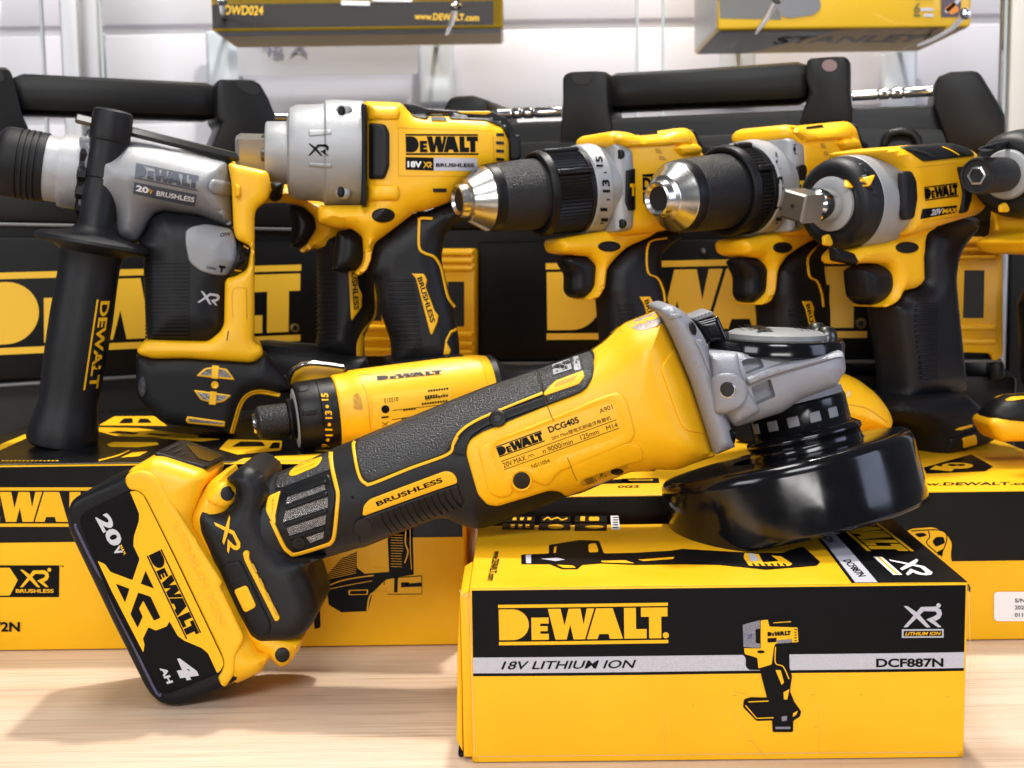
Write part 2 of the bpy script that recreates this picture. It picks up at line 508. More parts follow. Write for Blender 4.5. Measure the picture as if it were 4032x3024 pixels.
def boxm(name, parent, m, o, ax, ay, az, bev=.001, seg=2, midx=None, wob=0.):
    """box from corner o with edge vectors ax, ay, az, bevelled"""
    o, ax, ay, az = [np.array(v, float) for v in (o, ax, ay, az)]
    V = [o + ax * i + ay * j + az * k for k in (0, 1) for j in (0, 1) for i in (0, 1)]
    Fc = [[0, 2, 3, 1], [4, 5, 7, 6], [0, 1, 5, 4], [2, 6, 7, 3], [0, 4, 6, 2], [1, 3, 7, 5]]
    ob = mesh_obj(name, V, Fc, m, parent, smooth=0)
    bm = bmesh.new(); bm.from_mesh(ob.data); bmesh.ops.recalc_face_normals(bm, faces=bm.faces)
    if bev: bmesh.ops.bevel(bm, geom=bm.edges[:], offset=bev, segments=seg, affect='EDGES', profile=.5)
    for f in bm.faces: f.smooth = True
    bm.to_mesh(ob.data); bm.free(); ob.data.set_sharp_from_angle(angle=math.radians(50))
    if midx: 
        for i, p in enumerate(ob.data.polygons): p.material_index = midx(p)
    return ob

def prism(name, parent, m, fr, lp, w0, w1, bev=.0008, seg=2, local=True, wp=None):
    """polygon (plane coords or photo points) extruded from w0 to w1, bevelled"""
    if not local: lp = fr.L(lp, w1 if wp is None else wp)
    A = np.asarray([p[:2] for p in lp], float)
    if area(A) < 0: A = A[::-1]
    n = len(A)
    V = np.vstack([fr.W(A[:, 0], A[:, 1], np.full(n, w0)), fr.W(A[:, 0], A[:, 1], np.full(n, w1))])
    Fc = [list(range(n))[::-1], [n + i for i in range(n)]] + [[i, (i + 1) % n, n + (i + 1) % n, n + i] for i in range(n)]
    ob = mesh_obj(name, V, Fc, m, parent, smooth=0)
    bm = bmesh.new(); bm.from_mesh(ob.data); bmesh.ops.recalc_face_normals(bm, faces=bm.faces)
    if bev:
        ed = [e for e in bm.edges if len(e.link_faces) == 2 and e.calc_face_angle(0) > .5]
        bmesh.ops.bevel(bm, geom=ed, offset=bev, segments=seg, affect='EDGES', profile=.5, clamp_overlap=True)
    for f in bm.faces: f.smooth = True
    bm.to_mesh(ob.data); bm.free(); ob.data.set_sharp_from_angle(angle=math.radians(40))
    return ob

def disc(name, parent, m, fr, c, r, base, rise=.0002, depth=.0, ry=None, n=20):
    return relief(name, parent, m, fr, ell(c, r, ry, n=n), base, rise, edge=.0003)[0]

def screw(parent, fr, c, r, base, m=None, rise=.0006):
    """recessed dark screw: a dark bore with a cross-head disc in it"""
    o = relief('screw', parent, HOLE, fr, ell(c, r, n=22), base, .0003, edge=.0002)[0]
    p = Print(fr, base.up(.0004))
    p.poly(ell(c, r * .62, n=16), m or DSTEEL)
    p.up(); p.poly(fil([(c[0] + r * x, c[1] + r * y) for x, y in [(-.4, -.1), (-.1, -.1), (-.1, -.4), (.1, -.4), (.1, -.1), (.4, -.1), (.4, .1), (.1, .1), (.1, .4), (-.1, .4), (-.1, .1), (-.4, .1)]]), HOLE)
    h = p.done('screw_head', o); return o

class Rev:
    """height of a turned body whose axis lies in the plane of its frame; prof in metres along a->b"""
    def __init__(s, a, b, prof):
        s.a = np.array(a); d = np.array(b) - s.a; s.d = d / np.linalg.norm(d); s.S = [p[0] for p in prof]; s.R = [p[1] for p in prof]; s.w0 = 0; s.t = max(s.R); s.dz = 0.
    def h(s, U, d=None):
        U = np.asarray(U, float).reshape(-1, 2) - s.a; sa = U @ s.d; n = U[:, 0] * -s.d[1] + U[:, 1] * s.d[0]
        R = np.interp(sa, s.S, s.R); return np.sqrt(np.clip(R * R - n * n, 1e-8, None)) + s.dz
    def up(s, dz):
        o = Rev(s.a, s.a + s.d, list(zip(s.S, s.R))); o.dz = s.dz + dz; return o

def turned(name, parent, m, fr, reg, a, b, prof, w=0., **k):
    """lathe whose axis runs between photo points a, b (region reg); prof in that region's pixels (along, radius[, material])"""
    pa, pb = Q(reg, a, b); ua, ub = np.array(fr.L1(pa, w)), np.array(fr.L1(pb, w))
    sc = REG[reg][2]; ls = np.linalg.norm(ub - ua) / math.hypot(b[0] - a[0], b[1] - a[1]); rs = fr.pxm(((pa[0] + pb[0]) / 2, (pa[1] + pb[1]) / 2), w) * sc
    P = [(p[0] * ls, p[1] * rs) + tuple(p[2:]) for p in prof]
    o = lathe(name, parent, m, fr.W(ua[0], ua[1], w), fr.W(ub[0], ub[1], w), P, **k)
    R = Rev(ua, ub, P); R.dz = w; R.t += w
    return o, R

def base_of(fr, p, z): 
    x = at_y(p, fr.o[1]); return (x[0], x[1], z)
# ================================================================ setting: table, wall, glazing
def wood_mat():
    m = bpy.data.materials.new('light maple laminate'); m.use_nodes = True; nt = m.node_tree; N = nt.nodes; Lk = nt.links
    b = N['Principled BSDF']; tc = N.new('ShaderNodeTexCoord')
    def noise(sc, scale, det=5, rough=.6, dist=0.):
        mp = N.new('ShaderNodeMapping'); mp.inputs['Scale'].default_value = sc; Lk.new(tc.outputs['Object'], mp.inputs[0])
        n = N.new('ShaderNodeTexNoise'); n.inputs['Scale'].default_value = scale; n.inputs['Detail'].default_value = det; n.inputs['Roughness'].default_value = rough
        n.inputs['Distortion'].default_value = dist
        Lk.new(mp.outputs[0], n.inputs[0]); return n.outputs['Fac']
    def ramp(src, *st):
        r = N.new('ShaderNodeValToRGB'); e = r.color_ramp.elements
        while len(e) < len(st): e.new(.5)
        for x, (p, c) in zip(e, st): x.position = p; x.color = (*c, 1)
        Lk.new(src, r.inputs[0]); return r.outputs[0]
    def mix(f, a, c, t='MIX'):
        x = N.new('ShaderNodeMix'); x.data_type = 'RGBA'; x.blend_type = t
        for i, v in ((0, f), (6, a), (7, c)):
            if isinstance(v, (int, float)): x.inputs[i].default_value = v
            else: Lk.new(v, x.inputs[i])
        return x.outputs[2]
    broad = ramp(noise((.8, 9, 1), 2.2, 4, .5, .3), (.30, (.50, .355, .25)), (.46, (.63, .48, .355)), (.70, (.71, .565, .44)))
    grain = ramp(noise((3, 170, 1), 3.0, 6, .65, .15), (.32, (.58, .50, .44)), (.50, (1, 1, 1)), (.8, (1.0, 1.0, 1.0)))
    fine = ramp(noise((9, 800, 1), 3.0, 3), (.3, (.88, .86, .84)), (.6, (1, 1, 1)))
    c = mix(.8, broad, grain, 'MULTIPLY'); c = mix(.6, c, fine, 'MULTIPLY'); Lk.new(c, b.inputs['Base Color'])
    b.inputs['Roughness'].default_value = .36
    bp = N.new('ShaderNodeBump'); bp.inputs['Strength'].default_value = .25; bp.inputs['Distance'].default_value = .0008
    Lk.new(noise((6, 500, 1), 3.0, 4), bp.inputs['Height']); Lk.new(bp.outputs[0], b.inputs['Normal'])
    return m

tb = boxm('table', None, wood_mat(), (-1.1, .22, -.04), (2.2, 0, 0), (0, 1.18, 0), (0, 0, .04), bev=.003)
tb['label'] = 'light wood display table top under all the boxes and tools'; tb['category'] = 'table'

WALLM = mat('white slat panel', (.74, .705, .765), .45, var=.03, vscale=3)
GROOVE = mat('grey groove', (.70, .68, .70), .5)
ALU = mat('anodised aluminium', (.52, .52, .53), .42, metal=.4)
WY = 1.95
wl = thing('slat_wall', 'white slatted display wall behind the hanging boxes', 'wall', (0, WY, 0))
def zpx(y, Y, x=2016): return float(at_y((x, y), Y)[2])
g1, g2 = zpx(100, WY), zpx(452, WY)
zs = [-.04, g2 - (g1 - g2) - .0, g2, g1, g1 + (g1 - g2), g1 + 2 * (g1 - g2)]
for a, b in zip(zs[:-1], zs[1:]):
    boxm('wall_board', wl, WALLM, (-1.6, WY, a + .006), (3.2, 0, 0), (0, .014, 0), (0, 0, b - a - .012), bev=.003)
boxm('groove_back', wl, GROOVE, (-1.6, WY + .010, -.04), (3.2, 0, 0), (0, .02, 0), (0, 0, zs[-1] + .04), bev=0)

def upright(name, label, x0, x1, Y, d, m, z0=0, z1=1.0, cat='post'):
    a, b = at_y((x0, 300), Y)[0], at_y((x1, 300), Y)[0]
    o = boxm(name, None, m, (a, Y, z0), (b - a, 0, 0), (0, d, 0), (0, 0, z1 - z0), bev=.003)
    o['label'] = label; o['category'] = cat; return o
upright('cabinet_post', 'pale grey aluminium cabinet post at upper left, outer one beside the glass', 243, 318, 1.72, .03, ALU)
upright('cabinet_post', 'grey aluminium cabinet post at upper left, inner one of the pair', 327, 397, 1.735, .03, mat('grey aluminium', (.44, .44, .45), .42, metal=.4))
upright('cabinet_post', 'cream upright post at the upper right edge of the photo', 3975, 4120, 1.62, .04, mat('cream post', (.66, .63, .56), .5), z0=.30)
upright('cabinet_post', 'narrow grey steel post between right case and dark corner', 3962, 3996, 1.24, .015, mat('steel post', (.42, .41, .40), .35, metal=.7), z1=.31)
upright('shelf_side', 'black board closing the right edge behind the tools', 3998, 4300, 1.26, .02, BLKM, z1=.30, cat='board')

def glass_mat():
    m = bpy.data.materials.new('cabinet glass'); m.use_nodes = True; nt = m.node_tree; N = nt.nodes
    N.remove(N['Principled BSDF']); out = [n for n in N if n.type == 'OUTPUT_MATERIAL'][0]
    t = N.new('ShaderNodeBsdfTransparent'); t.inputs[0].default_value = (.965, .98, .975, 1)
    g = N.new('ShaderNodeBsdfGlossy'); g.inputs['Roughness'].default_value = .02
    fr = N.new('ShaderNodeFresnel'); fr.inputs['IOR'].default_value = 1.45; mx = N.new('ShaderNodeMixShader')
    nt.links.new(fr.outputs[0], mx.inputs[0]); nt.links.new(t.outputs[0], mx.inputs[1]); nt.links.new(g.outputs[0], mx.inputs[2]); nt.links.new(mx.outputs[0], out.inputs[0])
    return m
GLS = glass_mat(); GEDGE = mat('glass edge', (.42, .47, .46), .25)
def pane(label, x0, x1, Y):
    a, b = at_y((x0, 300), Y)[0], at_y((x1, 300), Y)[0]
    t = thing('glass_door', label, 'glass door', (a, Y, 0))
    boxm('glass_pane', t, GLS, (a + .004, Y, 0), (b - a - .008, 0, 0), (0, .005, 0), (0, 0, .9), bev=0)
    for x in (a, b - .003): boxm('glass_edge', t, GEDGE, (x, Y, 0), (.003, 0, 0), (0, .006, 0), (0, 0, .9), bev=0)
pane('sliding glass door left of the thin vertical edges, behind the left case', 402, 2515, 1.60)
pane('sliding glass door right of the thin vertical edges, behind the right case', 2606, 3960, 1.615)
pane('glass door left of the aluminium posts at the upper left edge', -300, 178, 1.70)

# card standing in for a reflection in the glass, with its reversed writing
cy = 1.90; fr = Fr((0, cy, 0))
cd = boxm('reflection_card', None, mat('lavender reflection', (.50, .50, .56), .5), fr.W(*fr.L1((935, 300)), 0.), (.26, 0, 0), (0, .002, 0), (0, 0, .072), bev=0)
cd['label'] = 'grey card standing in for a glass reflection with reversed writing, under the hanging box'; cd['category'] = 'card'
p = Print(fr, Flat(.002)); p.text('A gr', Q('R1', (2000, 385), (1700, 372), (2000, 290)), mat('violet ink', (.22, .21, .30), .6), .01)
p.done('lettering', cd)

# ================================================================ cartons
def carton(name, label, P_tl, P_tr, z, depth, m, sidem=None, body='carton_body', P_bl=None):
    """front top corners (photo points) at height z; returns thing, front frame, top frame"""
    a, b = at_z(P_tl, z), at_z(P_tr, z)
    w = np.linalg.norm(b - a); eu = (b - a) / w; en = np.array((-eu[1], eu[0], 0.))
    t = thing(name, label, 'box', (*(a[:2] + .5 * w * eu[:2] + .5 * depth * en[:2]), 0))
    boxm(body, t, m, (a[0], a[1], .0004), eu * w, en * depth, (0, 0, z - .0004), bev=.0011)
    fr = Fr((a[0], a[1], 0), eu=eu, ev=(0, 0, 1), ew=-en); ft = Fr((a[0], a[1], z), eu=eu, ev=en, ew=(0, 0, 1))
    return t, fr, ft, w

# ---- front carton
ZF = .088
fc, fr, ft, W1 = carton('tool_carton', 'yellow and black carton in front, printed with an impact driver, under the angle grinder', Q('R8', (828, 497))[0], Q('R9', (1852, 460))[0], ZF, .140, YELB)
FB, TB = Bow(W1, ZF, .0016, .7), Bow(W1, .140, .0012, 2.1)
relief('front_panel', fc, YELB, fr, [(.0006, .0006), (W1 - .0006, .0006), (W1 - .0006, ZF - .0006), (.0006, ZF - .0006)], FB, .00012, edge=.0001, local=True, sink=.0001, sp=.006)
relief('top_panel', fc, YELB, ft, [(.0006, .0006), (W1 - .0006, .0006), (W1 - .0006, .1394), (.0006, .1394)], TB, .00012, edge=.0001, local=True, sink=.0001, sp=.006)
p = Print(fr, FB.up(.0001))
SLV = mat('silver print', (.45, .45, .50), .45, var=.12, vscale=1500)
e = .0013
U = lambda pts: [tuple(x) for x in pts]
zb = fr.L1(Q('R8', (1500, 1056))[0])[1]
p.poly([(e, zb), (W1 - e, zb), (W1 - e, ZF - .0009), (e, ZF - .0009)], BLKP, local=True); p.up()
z0, z1 = fr.L1(Q('R8', (1500, 1036))[0])[1], fr.L1(Q('R8', (1500, 934))[0])[1]
p.poly([(e, z0), (W1 - e, z0), (W1 - e, z1), (e, z1)], SLV, local=True); p.up()
p.logo(Q('R8', (1022, 862), (2118, 848), (1016, 600)), YELP)
p.ring(Q('R8', (2102, 797))[0], 12, 3, YELP); p.text('R', Q('R8', (2095, 805), (2109, 805), (2095, 787)), YELP)
p.text('18V LITHIUM ION', Q('R8', (1035, 1020), (1890, 1010), (1056, 966)), BLKP, .016)
p.text('DCF887N', Q('R9', (1252, 1006), (1688, 1003), (1252, 948)), BLKP, .034)
p.xr(Q('R9', (1427, 745), (1682, 745), (1427, 607)), SLV)
p.ring(Q('R9', (1655, 604))[0], 9, 3, SLV)
p.poly(Q('R9', (1418, 758), (1688, 756), (1688, 811), (1418, 813)), SLV); p.up()
p.poly(Q('R9', (1429, 768), (1677, 766), (1677, 801), (1429, 803)), BLKP); p.up()
p.text('LITHIUM ION', Q('R9', (1437, 797), (1662, 795), (1444, 774)), YELP, .02)
# picture of the impact driver
p.layer = 3
ART = mat('halftone grey print', (.20, .20, .23), .5, var=.5, vscale=2600, spec=.15)
def driver_art(p, R, S=ART):
    p.poly(Q(R, (335, 745), (360, 712), (550, 682), (720, 676), (768, 720), (768, 832), (732, 872), (690, 882), (692, 1010), (708, 1060), (694, 1160), (724, 1230), (768, 1292), (757, 1325), (716, 1350), (714, 1424), (582, 1424), (578, 1348), (478, 1352), (390, 1262), (396, 1212), (440, 1198), (545, 1200), (508, 1060), (505, 1022), (430, 1022), (408, 1000), (408, 945), (338, 862), (332, 812), (282, 800), (282, 768), (332, 762)), BLKP, rnd=6)
    p.up()
    p.poly(Q(R, (388, 728), (500, 698), (500, 880), (393, 872)), S)
    p.poly(Q(R, (504, 700), (550, 695), (560, 740), (742, 746), (748, 840), (600, 850), (590, 870), (575, 985), (490, 1010), (482, 942), (402, 918), (396, 880), (504, 882)), YELP, rnd=4)
    p.ribbon(Q(R, (600, 872), (600, 975), (650, 1000), (688, 1080)), 4, YELP)
    p.poly(Q(R, (600, 1022), (632, 1022), (655, 1100), (640, 1118)), YELP)
    p.poly(Q(R, (652, 1165), (690, 1145), (676, 1212), (654, 1212)), YELP)
    p.ribbon(Q(R, (425, 1228), (555, 1222)), 4, YELP); p.ribbon(Q(R, (405, 1250), (478, 1334), (588, 1330)), 4, YELP, smooth=False)
    p.ribbon(Q(R, (600, 1396), (696, 1396)), 9, S); p.poly(Q(R, (715, 1300), (745, 1285), (735, 1310), (712, 1325)), YELP)
    p.poly(Q(R, (640, 1322), (676, 1318), (672, 1350), (640, 1352)), S)
    p.ribbon(Q(R, (585, 716), (700, 708)), 3, YELP)
    p.up()
    p.poly(Q(R, (470, 758), (500, 752), (500, 850), (472, 846)), BLKP, rnd=5)
    p.text('XR', Q(R, (415, 822), (452, 820), (415, 788)), mat('blue ink', (.05, .06, .2), .5), .02)
    p.logo(Q(R, (548, 808), (698, 800), (548, 770)), BLKP, bars=False)
    p.poly(Q(R, (548, 815), (606, 812), (606, 840), (548, 843)), BLKP); p.poly(Q(R, (610, 828), (706, 820), (706, 842), (610, 850)), S)
    p.poly(ell(Q(R, (505, 903))[0], 15, 6), BLKP)
    for k in range(5): p.ribbon(Q(R, (722, 758 + k * 18), (738, 758 + k * 18)), 4, BLKP)
driver_art(p, 'R9')
# clear tape over the lower seam
p.done('front_print', fc)
tape = mat('tape edge', (.66, .40, .05), .25)
q = Print(fr, FB.up(.0002)); q.ribbon(Q('R8', (2098, 1290), (2100, 1590)), 1.5, tape); q.ribbon(Q('R9', (310, 1260), (420, 1440), (530, 1585)), 2, tape); q.ribbon(Q('R9', (880, 1260), (882, 1560)), 1.2, tape)
q.ribbon(Q('R9', (330, 1165), (420, 1180)), 2, tape)
SMUDGE = mat('dirt smudge', (.30, .19, .03), .5)
for x, y, l in ((1700, 1195, 30), (850, 1390, 20), (830, 1180, 22), (60, 1250, 18), (320, 1185, 30), (1150, 1180, 16), (690, 1250, 12), (430, 1480, 14)): q.ribbon(Q('R9', (x, y), (x + l, y + 4)), 1.6, SMUDGE)
q.done('tape_marks', fc)
# top
p = Print(ft, TB.up(.0001))
KR = lambda *a: Q('R9', *a)
p.poly(KR((1095, 462), (1848, 456), (1350, 37), (765, 37)), BLKC); p.up()
p.poly(KR((1118, 460), (1264, 460), (888, 39), (785, 39)), SLV); p.up()
p.text('DCF887N', KR((1036, 318), (1138, 425), (1086, 312)), BLKP, .02)
ua = ft.L1(KR((1195, 258))[0]); ub = ft.L1(KR((1490, 247))[0]); hh = ub[0] - ua[0]
pp = lambda u, v: proj(ft.W(u, v, 0))
p.logo([pp(ua[0], ua[1] + 3.97 * hh), pp(ua[0], ua[1]), pp(ub[0], ua[1] + 3.97 * hh)], YELP)
p.text('ION', [pp(*ft.L1(KR((905, 165))[0])), pp(*ft.L1(KR((945, 205))[0])), pp(*ft.L1(KR((960, 158))[0]))], BLKP, .02)
x0, x1 = ft.L1(KR((1462, 420))[0]), ft.L1(KR((1650, 418))[0])
p.xr([pp(x0[0], x0[1] + .034), pp(x0[0], x0[1]), pp(x1[0], x0[1] + .034)], WHT)
b0, b1 = ft.L1(KR((1365, 420))[0]), ft.L1(KR((1425, 420))[0])
p.poly([(b0[0], b0[1]), (b1[0], b0[1]), (b1[0], b0[1] + .036), (b0[0], b0[1] + .036)], WHT, local=True); p.up()
p.poly([(b0[0] + .0016, b0[1] + .0014), (b1[0] - .0016, b0[1] + .0014), (b1[0] - .0016, b0[1] + .0346), (b0[0] + .0016, b0[1] + .0346)], YELP, local=True)
p.layer = 1
p.poly(Q('R8', (1165, 278), (1345, 270), (1345, 215), (1540, 183), (1670, 187), (1702, 270), (1900, 266), (2140, 252), 'R9', (0, 240), (380, 262), (640, 266), (780, 226), (892, 325), (870, 350), (540, 376), (240, 345), 'R8', (2212, 340), (1900, 345), (1690, 335), (1560, 345), (1530, 373), (1430, 373), (1350, 340), (1165, 340)), BLKP, rnd=5); p.up()
p.poly(Q('R8', (1600, 212), (1650, 204), (1668, 262), (1604, 266)), YELP, rnd=8); p.poly(Q('R8', (1380, 230), (1395, 225), (1390, 268), (1376, 268)), YELP)
p.poly(Q('R8', (1680, 320), (1840, 316), (1900, 336), (1690, 330)), YELP, rnd=5); p.poly(Q('R8', (1920, 312), (2160, 294), (2150, 308), (1960, 322)), YELP, rnd=4)
p.poly(Q('R8', (1195, 282), (1230, 281), (1230, 336), (1197, 336)), SLV); p.poly(Q('R8', (1290, 306), (1400, 300), (1450, 312), (1390, 322)), SLV); p.poly(Q('R8', (1395, 345), (1500, 350), (1520, 365), (1440, 366)), YELP)
p.poly(Q('R9', (400, 268), (640, 292), (712, 340), (690, 354), (430, 352), (395, 300)), YELP, rnd=6); p.up()
p.poly(Q('R9', (490, 272), (560, 276), (620, 322), (520, 330)), BLKP); p.poly(Q('R9', (425, 272), (460, 274), (500, 318), (440, 326)), SLV)
for k in range(6): p.ribbon(Q('R9', (450 + 40 * k, 340), (470 + 40 * k, 352)), 6, BLKP)
p.text('www.DEWALT.com', Q('R8', (990, 258), (945, 447), (1036, 258)), BLKP, .03)
p.layer = 1
cells = [(1052, 28, 1256, 64), (1040, 74, 1252, 116), (1292, 28, 1487, 66), (1276, 76, 1486, 121), (1511, 26, 1722, 66), (1509, 76, 1722, 124)]
for a, b, c, d in cells: p.poly(Q('R8', (a + 6, b), (c, b), (c - 2, d), (a, d)), BLKP)
p.poly(Q('R8', (1745, 26), (1795, 26), (1808, 116), (1750, 116)), WHT); p.up()
for a, b, c, d in cells[:2]:
    for k in range(3): p.poly(Q('R8', (a + 60 + 48 * k, b + 10), (a + 84 + 48 * k, b + 10), (a + 80 + 48 * k, d - 8), (a + 56 + 48 * k, d - 8)), YELP)
p.ribbon(Q('R8', (1310, 55), (1340, 38), (1360, 52), (1400, 40), (1430, 54), (1465, 42)), 5, YELP); p.poly(ell(Q('R8', (1390, 98))[0], 32, 9), YELP)
p.poly(ell(Q('R8', (1640, 100))[0], 38, 6), YELP); p.poly(Q('R8', (1605, 34), (1672, 34), (1670, 60), (1603, 60)), YELP, rnd=5); p.poly(Q('R8', (1550, 32), (1580, 32), (1578, 60), (1548, 60)), YELP)
for k in range(5): p.ribbon(Q('R8', (1758, 38 + 16 * k), (1794, 38 + 16 * k)), 4, BLKP)
p.done('top_print', fc)
# creased side flap peeling out at the left end
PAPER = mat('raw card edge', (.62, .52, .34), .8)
prism('side_flap', fc, YELB, fr, Q('R8', (826, 505), (858, 1588), (793, 1588), (784, 1100), (768, 540)), -.06, -.0022, bev=.0006, local=False, wp=-.0022)
prism('side_flap', fc, YELB, fr, Q('R8', (768, 545), (783, 1100), (788, 1560), (745, 1480), (752, 900)), -.09, -.006, bev=.0012, local=False, wp=-.006)
prism('flap_end', fc, BLKC, fr, Q('R8', (752, 1565), (790, 1555), (792, 1600), (768, 1600)), -.04, -.008, bev=.001, local=False, wp=-.008)
prism('flap_end', fc, BLKC, fr, Q('R9', (1856, 470), (1868, 490), (1866, 520), (1858, 520)), -.03, -.004, bev=.0004, local=False, wp=-.004)
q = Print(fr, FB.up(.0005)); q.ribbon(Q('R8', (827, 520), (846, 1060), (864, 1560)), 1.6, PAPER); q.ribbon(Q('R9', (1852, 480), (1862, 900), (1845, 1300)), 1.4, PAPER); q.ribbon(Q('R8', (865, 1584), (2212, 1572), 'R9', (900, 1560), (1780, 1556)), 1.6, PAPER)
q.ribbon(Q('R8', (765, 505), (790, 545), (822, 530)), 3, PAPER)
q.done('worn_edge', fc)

# ---- left rear carton
zb = 0.; P0 = at_z(Q('N', (700, 2556))[0], 0)
zl = float(at_y((700, 1824), P0[1])[2])
ya = P0[1]
def tp(x, Y, z): return proj((at_y((x, 1830), Y)[0], Y, z))
lc, fl, tl, WL = carton('tool_carton', 'wide black and yellow carton at the left rear, under the rotary hammer', tp(-330, ya, zl), tp(1823, ya, zl), zl, .262, YELB)
p = Print(fl, Flat(0))
zband = fl.L1(Q('R7', (300, 196))[0])[1]
p.poly([(.001, zband), (WL - .001, zband), (WL - .001, zl - .001), (.001, zl - .001)], BLKC, local=True); p.up()
p.logo(Q('R7', (-298, 95), (711, 95), 'R4', (-298, 1499)), YELP)
p.poly(Q('R7', (-330, 345), (385, 345), (383, 551), (-330, 551)), BLKP); p.up()
p.poly(Q('R7', (-320, 360), (65, 360), (117, 440), (65, 540), (-320, 540)), YELP)
p.xr(Q('R7', (130, 486), (322, 486), (130, 372)), YELP); p.ring(Q('R7', (322, 373))[0], 8, 2.5, YELP)
p.text('BRUSHLESS', Q('R7', (105, 522), (350, 522), (105, 498)), YELP, .03)
p.text('DCH172N', Q('R7', (-305, 775), (130, 775), (-305, 711)), BLKP, .03); p.text('TM', Q('R7', (392, 355), (412, 355), (392, 345)), BLKP, .02)
p.layer = 1
p.poly(Q('R7', (2100, 430), (2212, 300), 'R8', (110, 250), (112, 360), (150, 400), (310, 388), (300, 170), (380, 100), (462, 90), (470, 405), (300, 432), (275, 450), (205, 520), (172, 642), (0, 650), (-82, 600), (-95, 490)), BLKP, rnd=4); p.up()
p.poly(Q('R8', (100, 215), (150, 215), (190, 355), (295, 360), (300, 380), (150, 396), (100, 360)), YELP, rnd=8)
for k in range(13): p.ribbon(Q('R8', (322, 148 + 17 * k), (400 - (k > 6) * 8, 150 + 17 * k)), 2, YELP)
for k in range(12): p.ribbon(Q('R7', (2110, 305 + 12 * k), 'R8', (96, 262 + 12 * k)), 2, YELP)
p.ribbon(Q('R8', (418, 120), (415, 200), (432, 260), (410, 330)), 5, YELP); p.ribbon(Q('R8', (446, 110), (448, 260), (455, 370)), 3, YELP)
p.poly(Q('R8', (275, 470), (300, 430), (520, 411), (522, 528), (300, 530)), YELP, rnd=14)
p.ribbon(Q('R8', (-95, 480), (0, 445), (100, 425), (210, 410)), 5, YELP); p.ribbon(Q('R8', (-85, 500), (60, 470), (200, 445)), 3, YELP)
p.poly(Q('R8', (45, 505), (175, 500), (172, 535), (48, 538)), YELP, rnd=6); p.ribbon(Q('R8', (168, 640), (180, 560), (210, 522), (300, 520)), 6, YELP)
p.up(); p.poly(Q('R8', (56, 511), (166, 507), (164, 530), (58, 532)), BLKP, rnd=5)
p.ribbon(Q('R8', (278, 470), (300, 432), (520, 413)), 3, BLKP); p.ribbon(Q('R8', (522, 411), (523, 530), (300, 532)), 3, BLKP, smooth=False)
p.poly(Q('R8', (388, 455), (440, 455), (440, 462), (522, 455), (522, 482), (388, 487)), BLKP); p.poly(Q('R8', (344, 425), (368, 425), (364, 520), (342, 520)), BLKP)
p.ring(Q('R8', (425, 470))[0], 6, 3, YELP)
p.poly(Q('R7', (2006, 345), (2066, 320), (2078, 745), (2040, 760)), BLKP, rnd=6)
p.done('front_print', lc)
p = Print(tl, Flat(0))
p.poly([(.001, .001), (WL - .001, .001), (WL - .001, .261), (.001, .261)], BLKC, local=True); p.up()
p.poly(Q('R4', (0, 1262), (0, 1225), (165, 1157), (170, 1184)), YELP); p.poly(Q('R4', (-400, 1420), (-400, 1380), (0, 1225), (0, 1262)), YELP)
p.poly(Q('N', (905, 1829), (960, 1806), (1300, 1786), (1800, 1784), (1820, 1829)), YELP)
p.poly(Q('N', (1200, 1760), (1500, 1745), (1815, 1750), (1815, 1778), (1240, 1778)), YELP)
for pts in ([(640, 1100), (740, 1042), (1000, 1040), (1085, 1104)], [(618, 1135), (640, 1112), (900, 1118), (1290, 1166), (1280, 1178), (760, 1172)], [(690, 1225), (730, 1207), (1020, 1210), (1030, 1226), (900, 1242), (720, 1240)], [(780, 1310), (860, 1275), (960, 1268), (900, 1300)], [(1420, 1255), (1480, 1190), (1830, 1200), (1820, 1262), (1540, 1290)], [(1000, 1180), (1200, 1172), (1430, 1190), (1300, 1206)]):
    p.poly(Q('R4', *pts), YELP, rnd=5)
p.ribbon(Q('R4', (640, 1328), (760, 1296), (840, 1262)), 5, YELP)
for k in range(14): p.ribbon(Q('R4', (10 + 27 * k, 1331), (28 + 27 * k, 1328)), 3.4, YELP)
p.up()
for pts in ([(770, 1088), (800, 1056), (860, 1054), (860, 1086)], [(890, 1086), (905, 1056), (960, 1058), (985, 1084)], [(1500, 1240), (1560, 1205), (1700, 1208), (1720, 1236)], [(1740, 1250), (1770, 1212), (1815, 1214), (1810, 1248)], [(700, 1150), (760, 1136), (900, 1146), (880, 1160)], [(940, 1160), (980, 1150), (1120, 1164), (1060, 1172)]):
    p.poly(Q('R4', *pts), BLKP, rnd=5)
p.layer = 4; p.poly([(.001, .0002), (WL - .001, .0002), (WL - .001, .0013), (.001, .0013)], mat('worn edge highlight', (.22, .22, .22), .6), local=True); p.done('top_print', lc)  # pale strip paints the edge highlight along the worn card

# ---- right rear carton
P1 = at_z((3950, 2522), 0); yr = P1[1]; zr = float(at_y((3750, 1932), yr)[2])
rc, fR, tR, WR = carton('tool_carton', 'yellow and black carton at the right rear, with a white serial sticker', tp(1908, yr, zr), tp(4420, yr, zr), zr, .262, YELB)
p = Print(fR, Flat(0))
zband = fR.L1(Q('R9', (2000, 316))[0])[1]
p.poly([(.001, zband), (WR - .001, zband), (WR - .001, zr - .001), (.001, zr - .001)], BLKC, local=True); p.up()
p.poly(Q('R9', (1440, 130), (1480, 108), (1620, 97), (1700, 130), (1745, 200), (1735, 290), (1760, 372), (1740, 390), (1600, 300)), YELP, rnd=14); p.up()
p.poly(Q('R9', (1500, 140), (1560, 132), (1585, 150), (1530, 165)), BLKP, rnd=8); p.poly(Q('R9', (1615, 190), (1640, 160), (1690, 160), (1700, 200), (1640, 225)), BLKP, rnd=8)
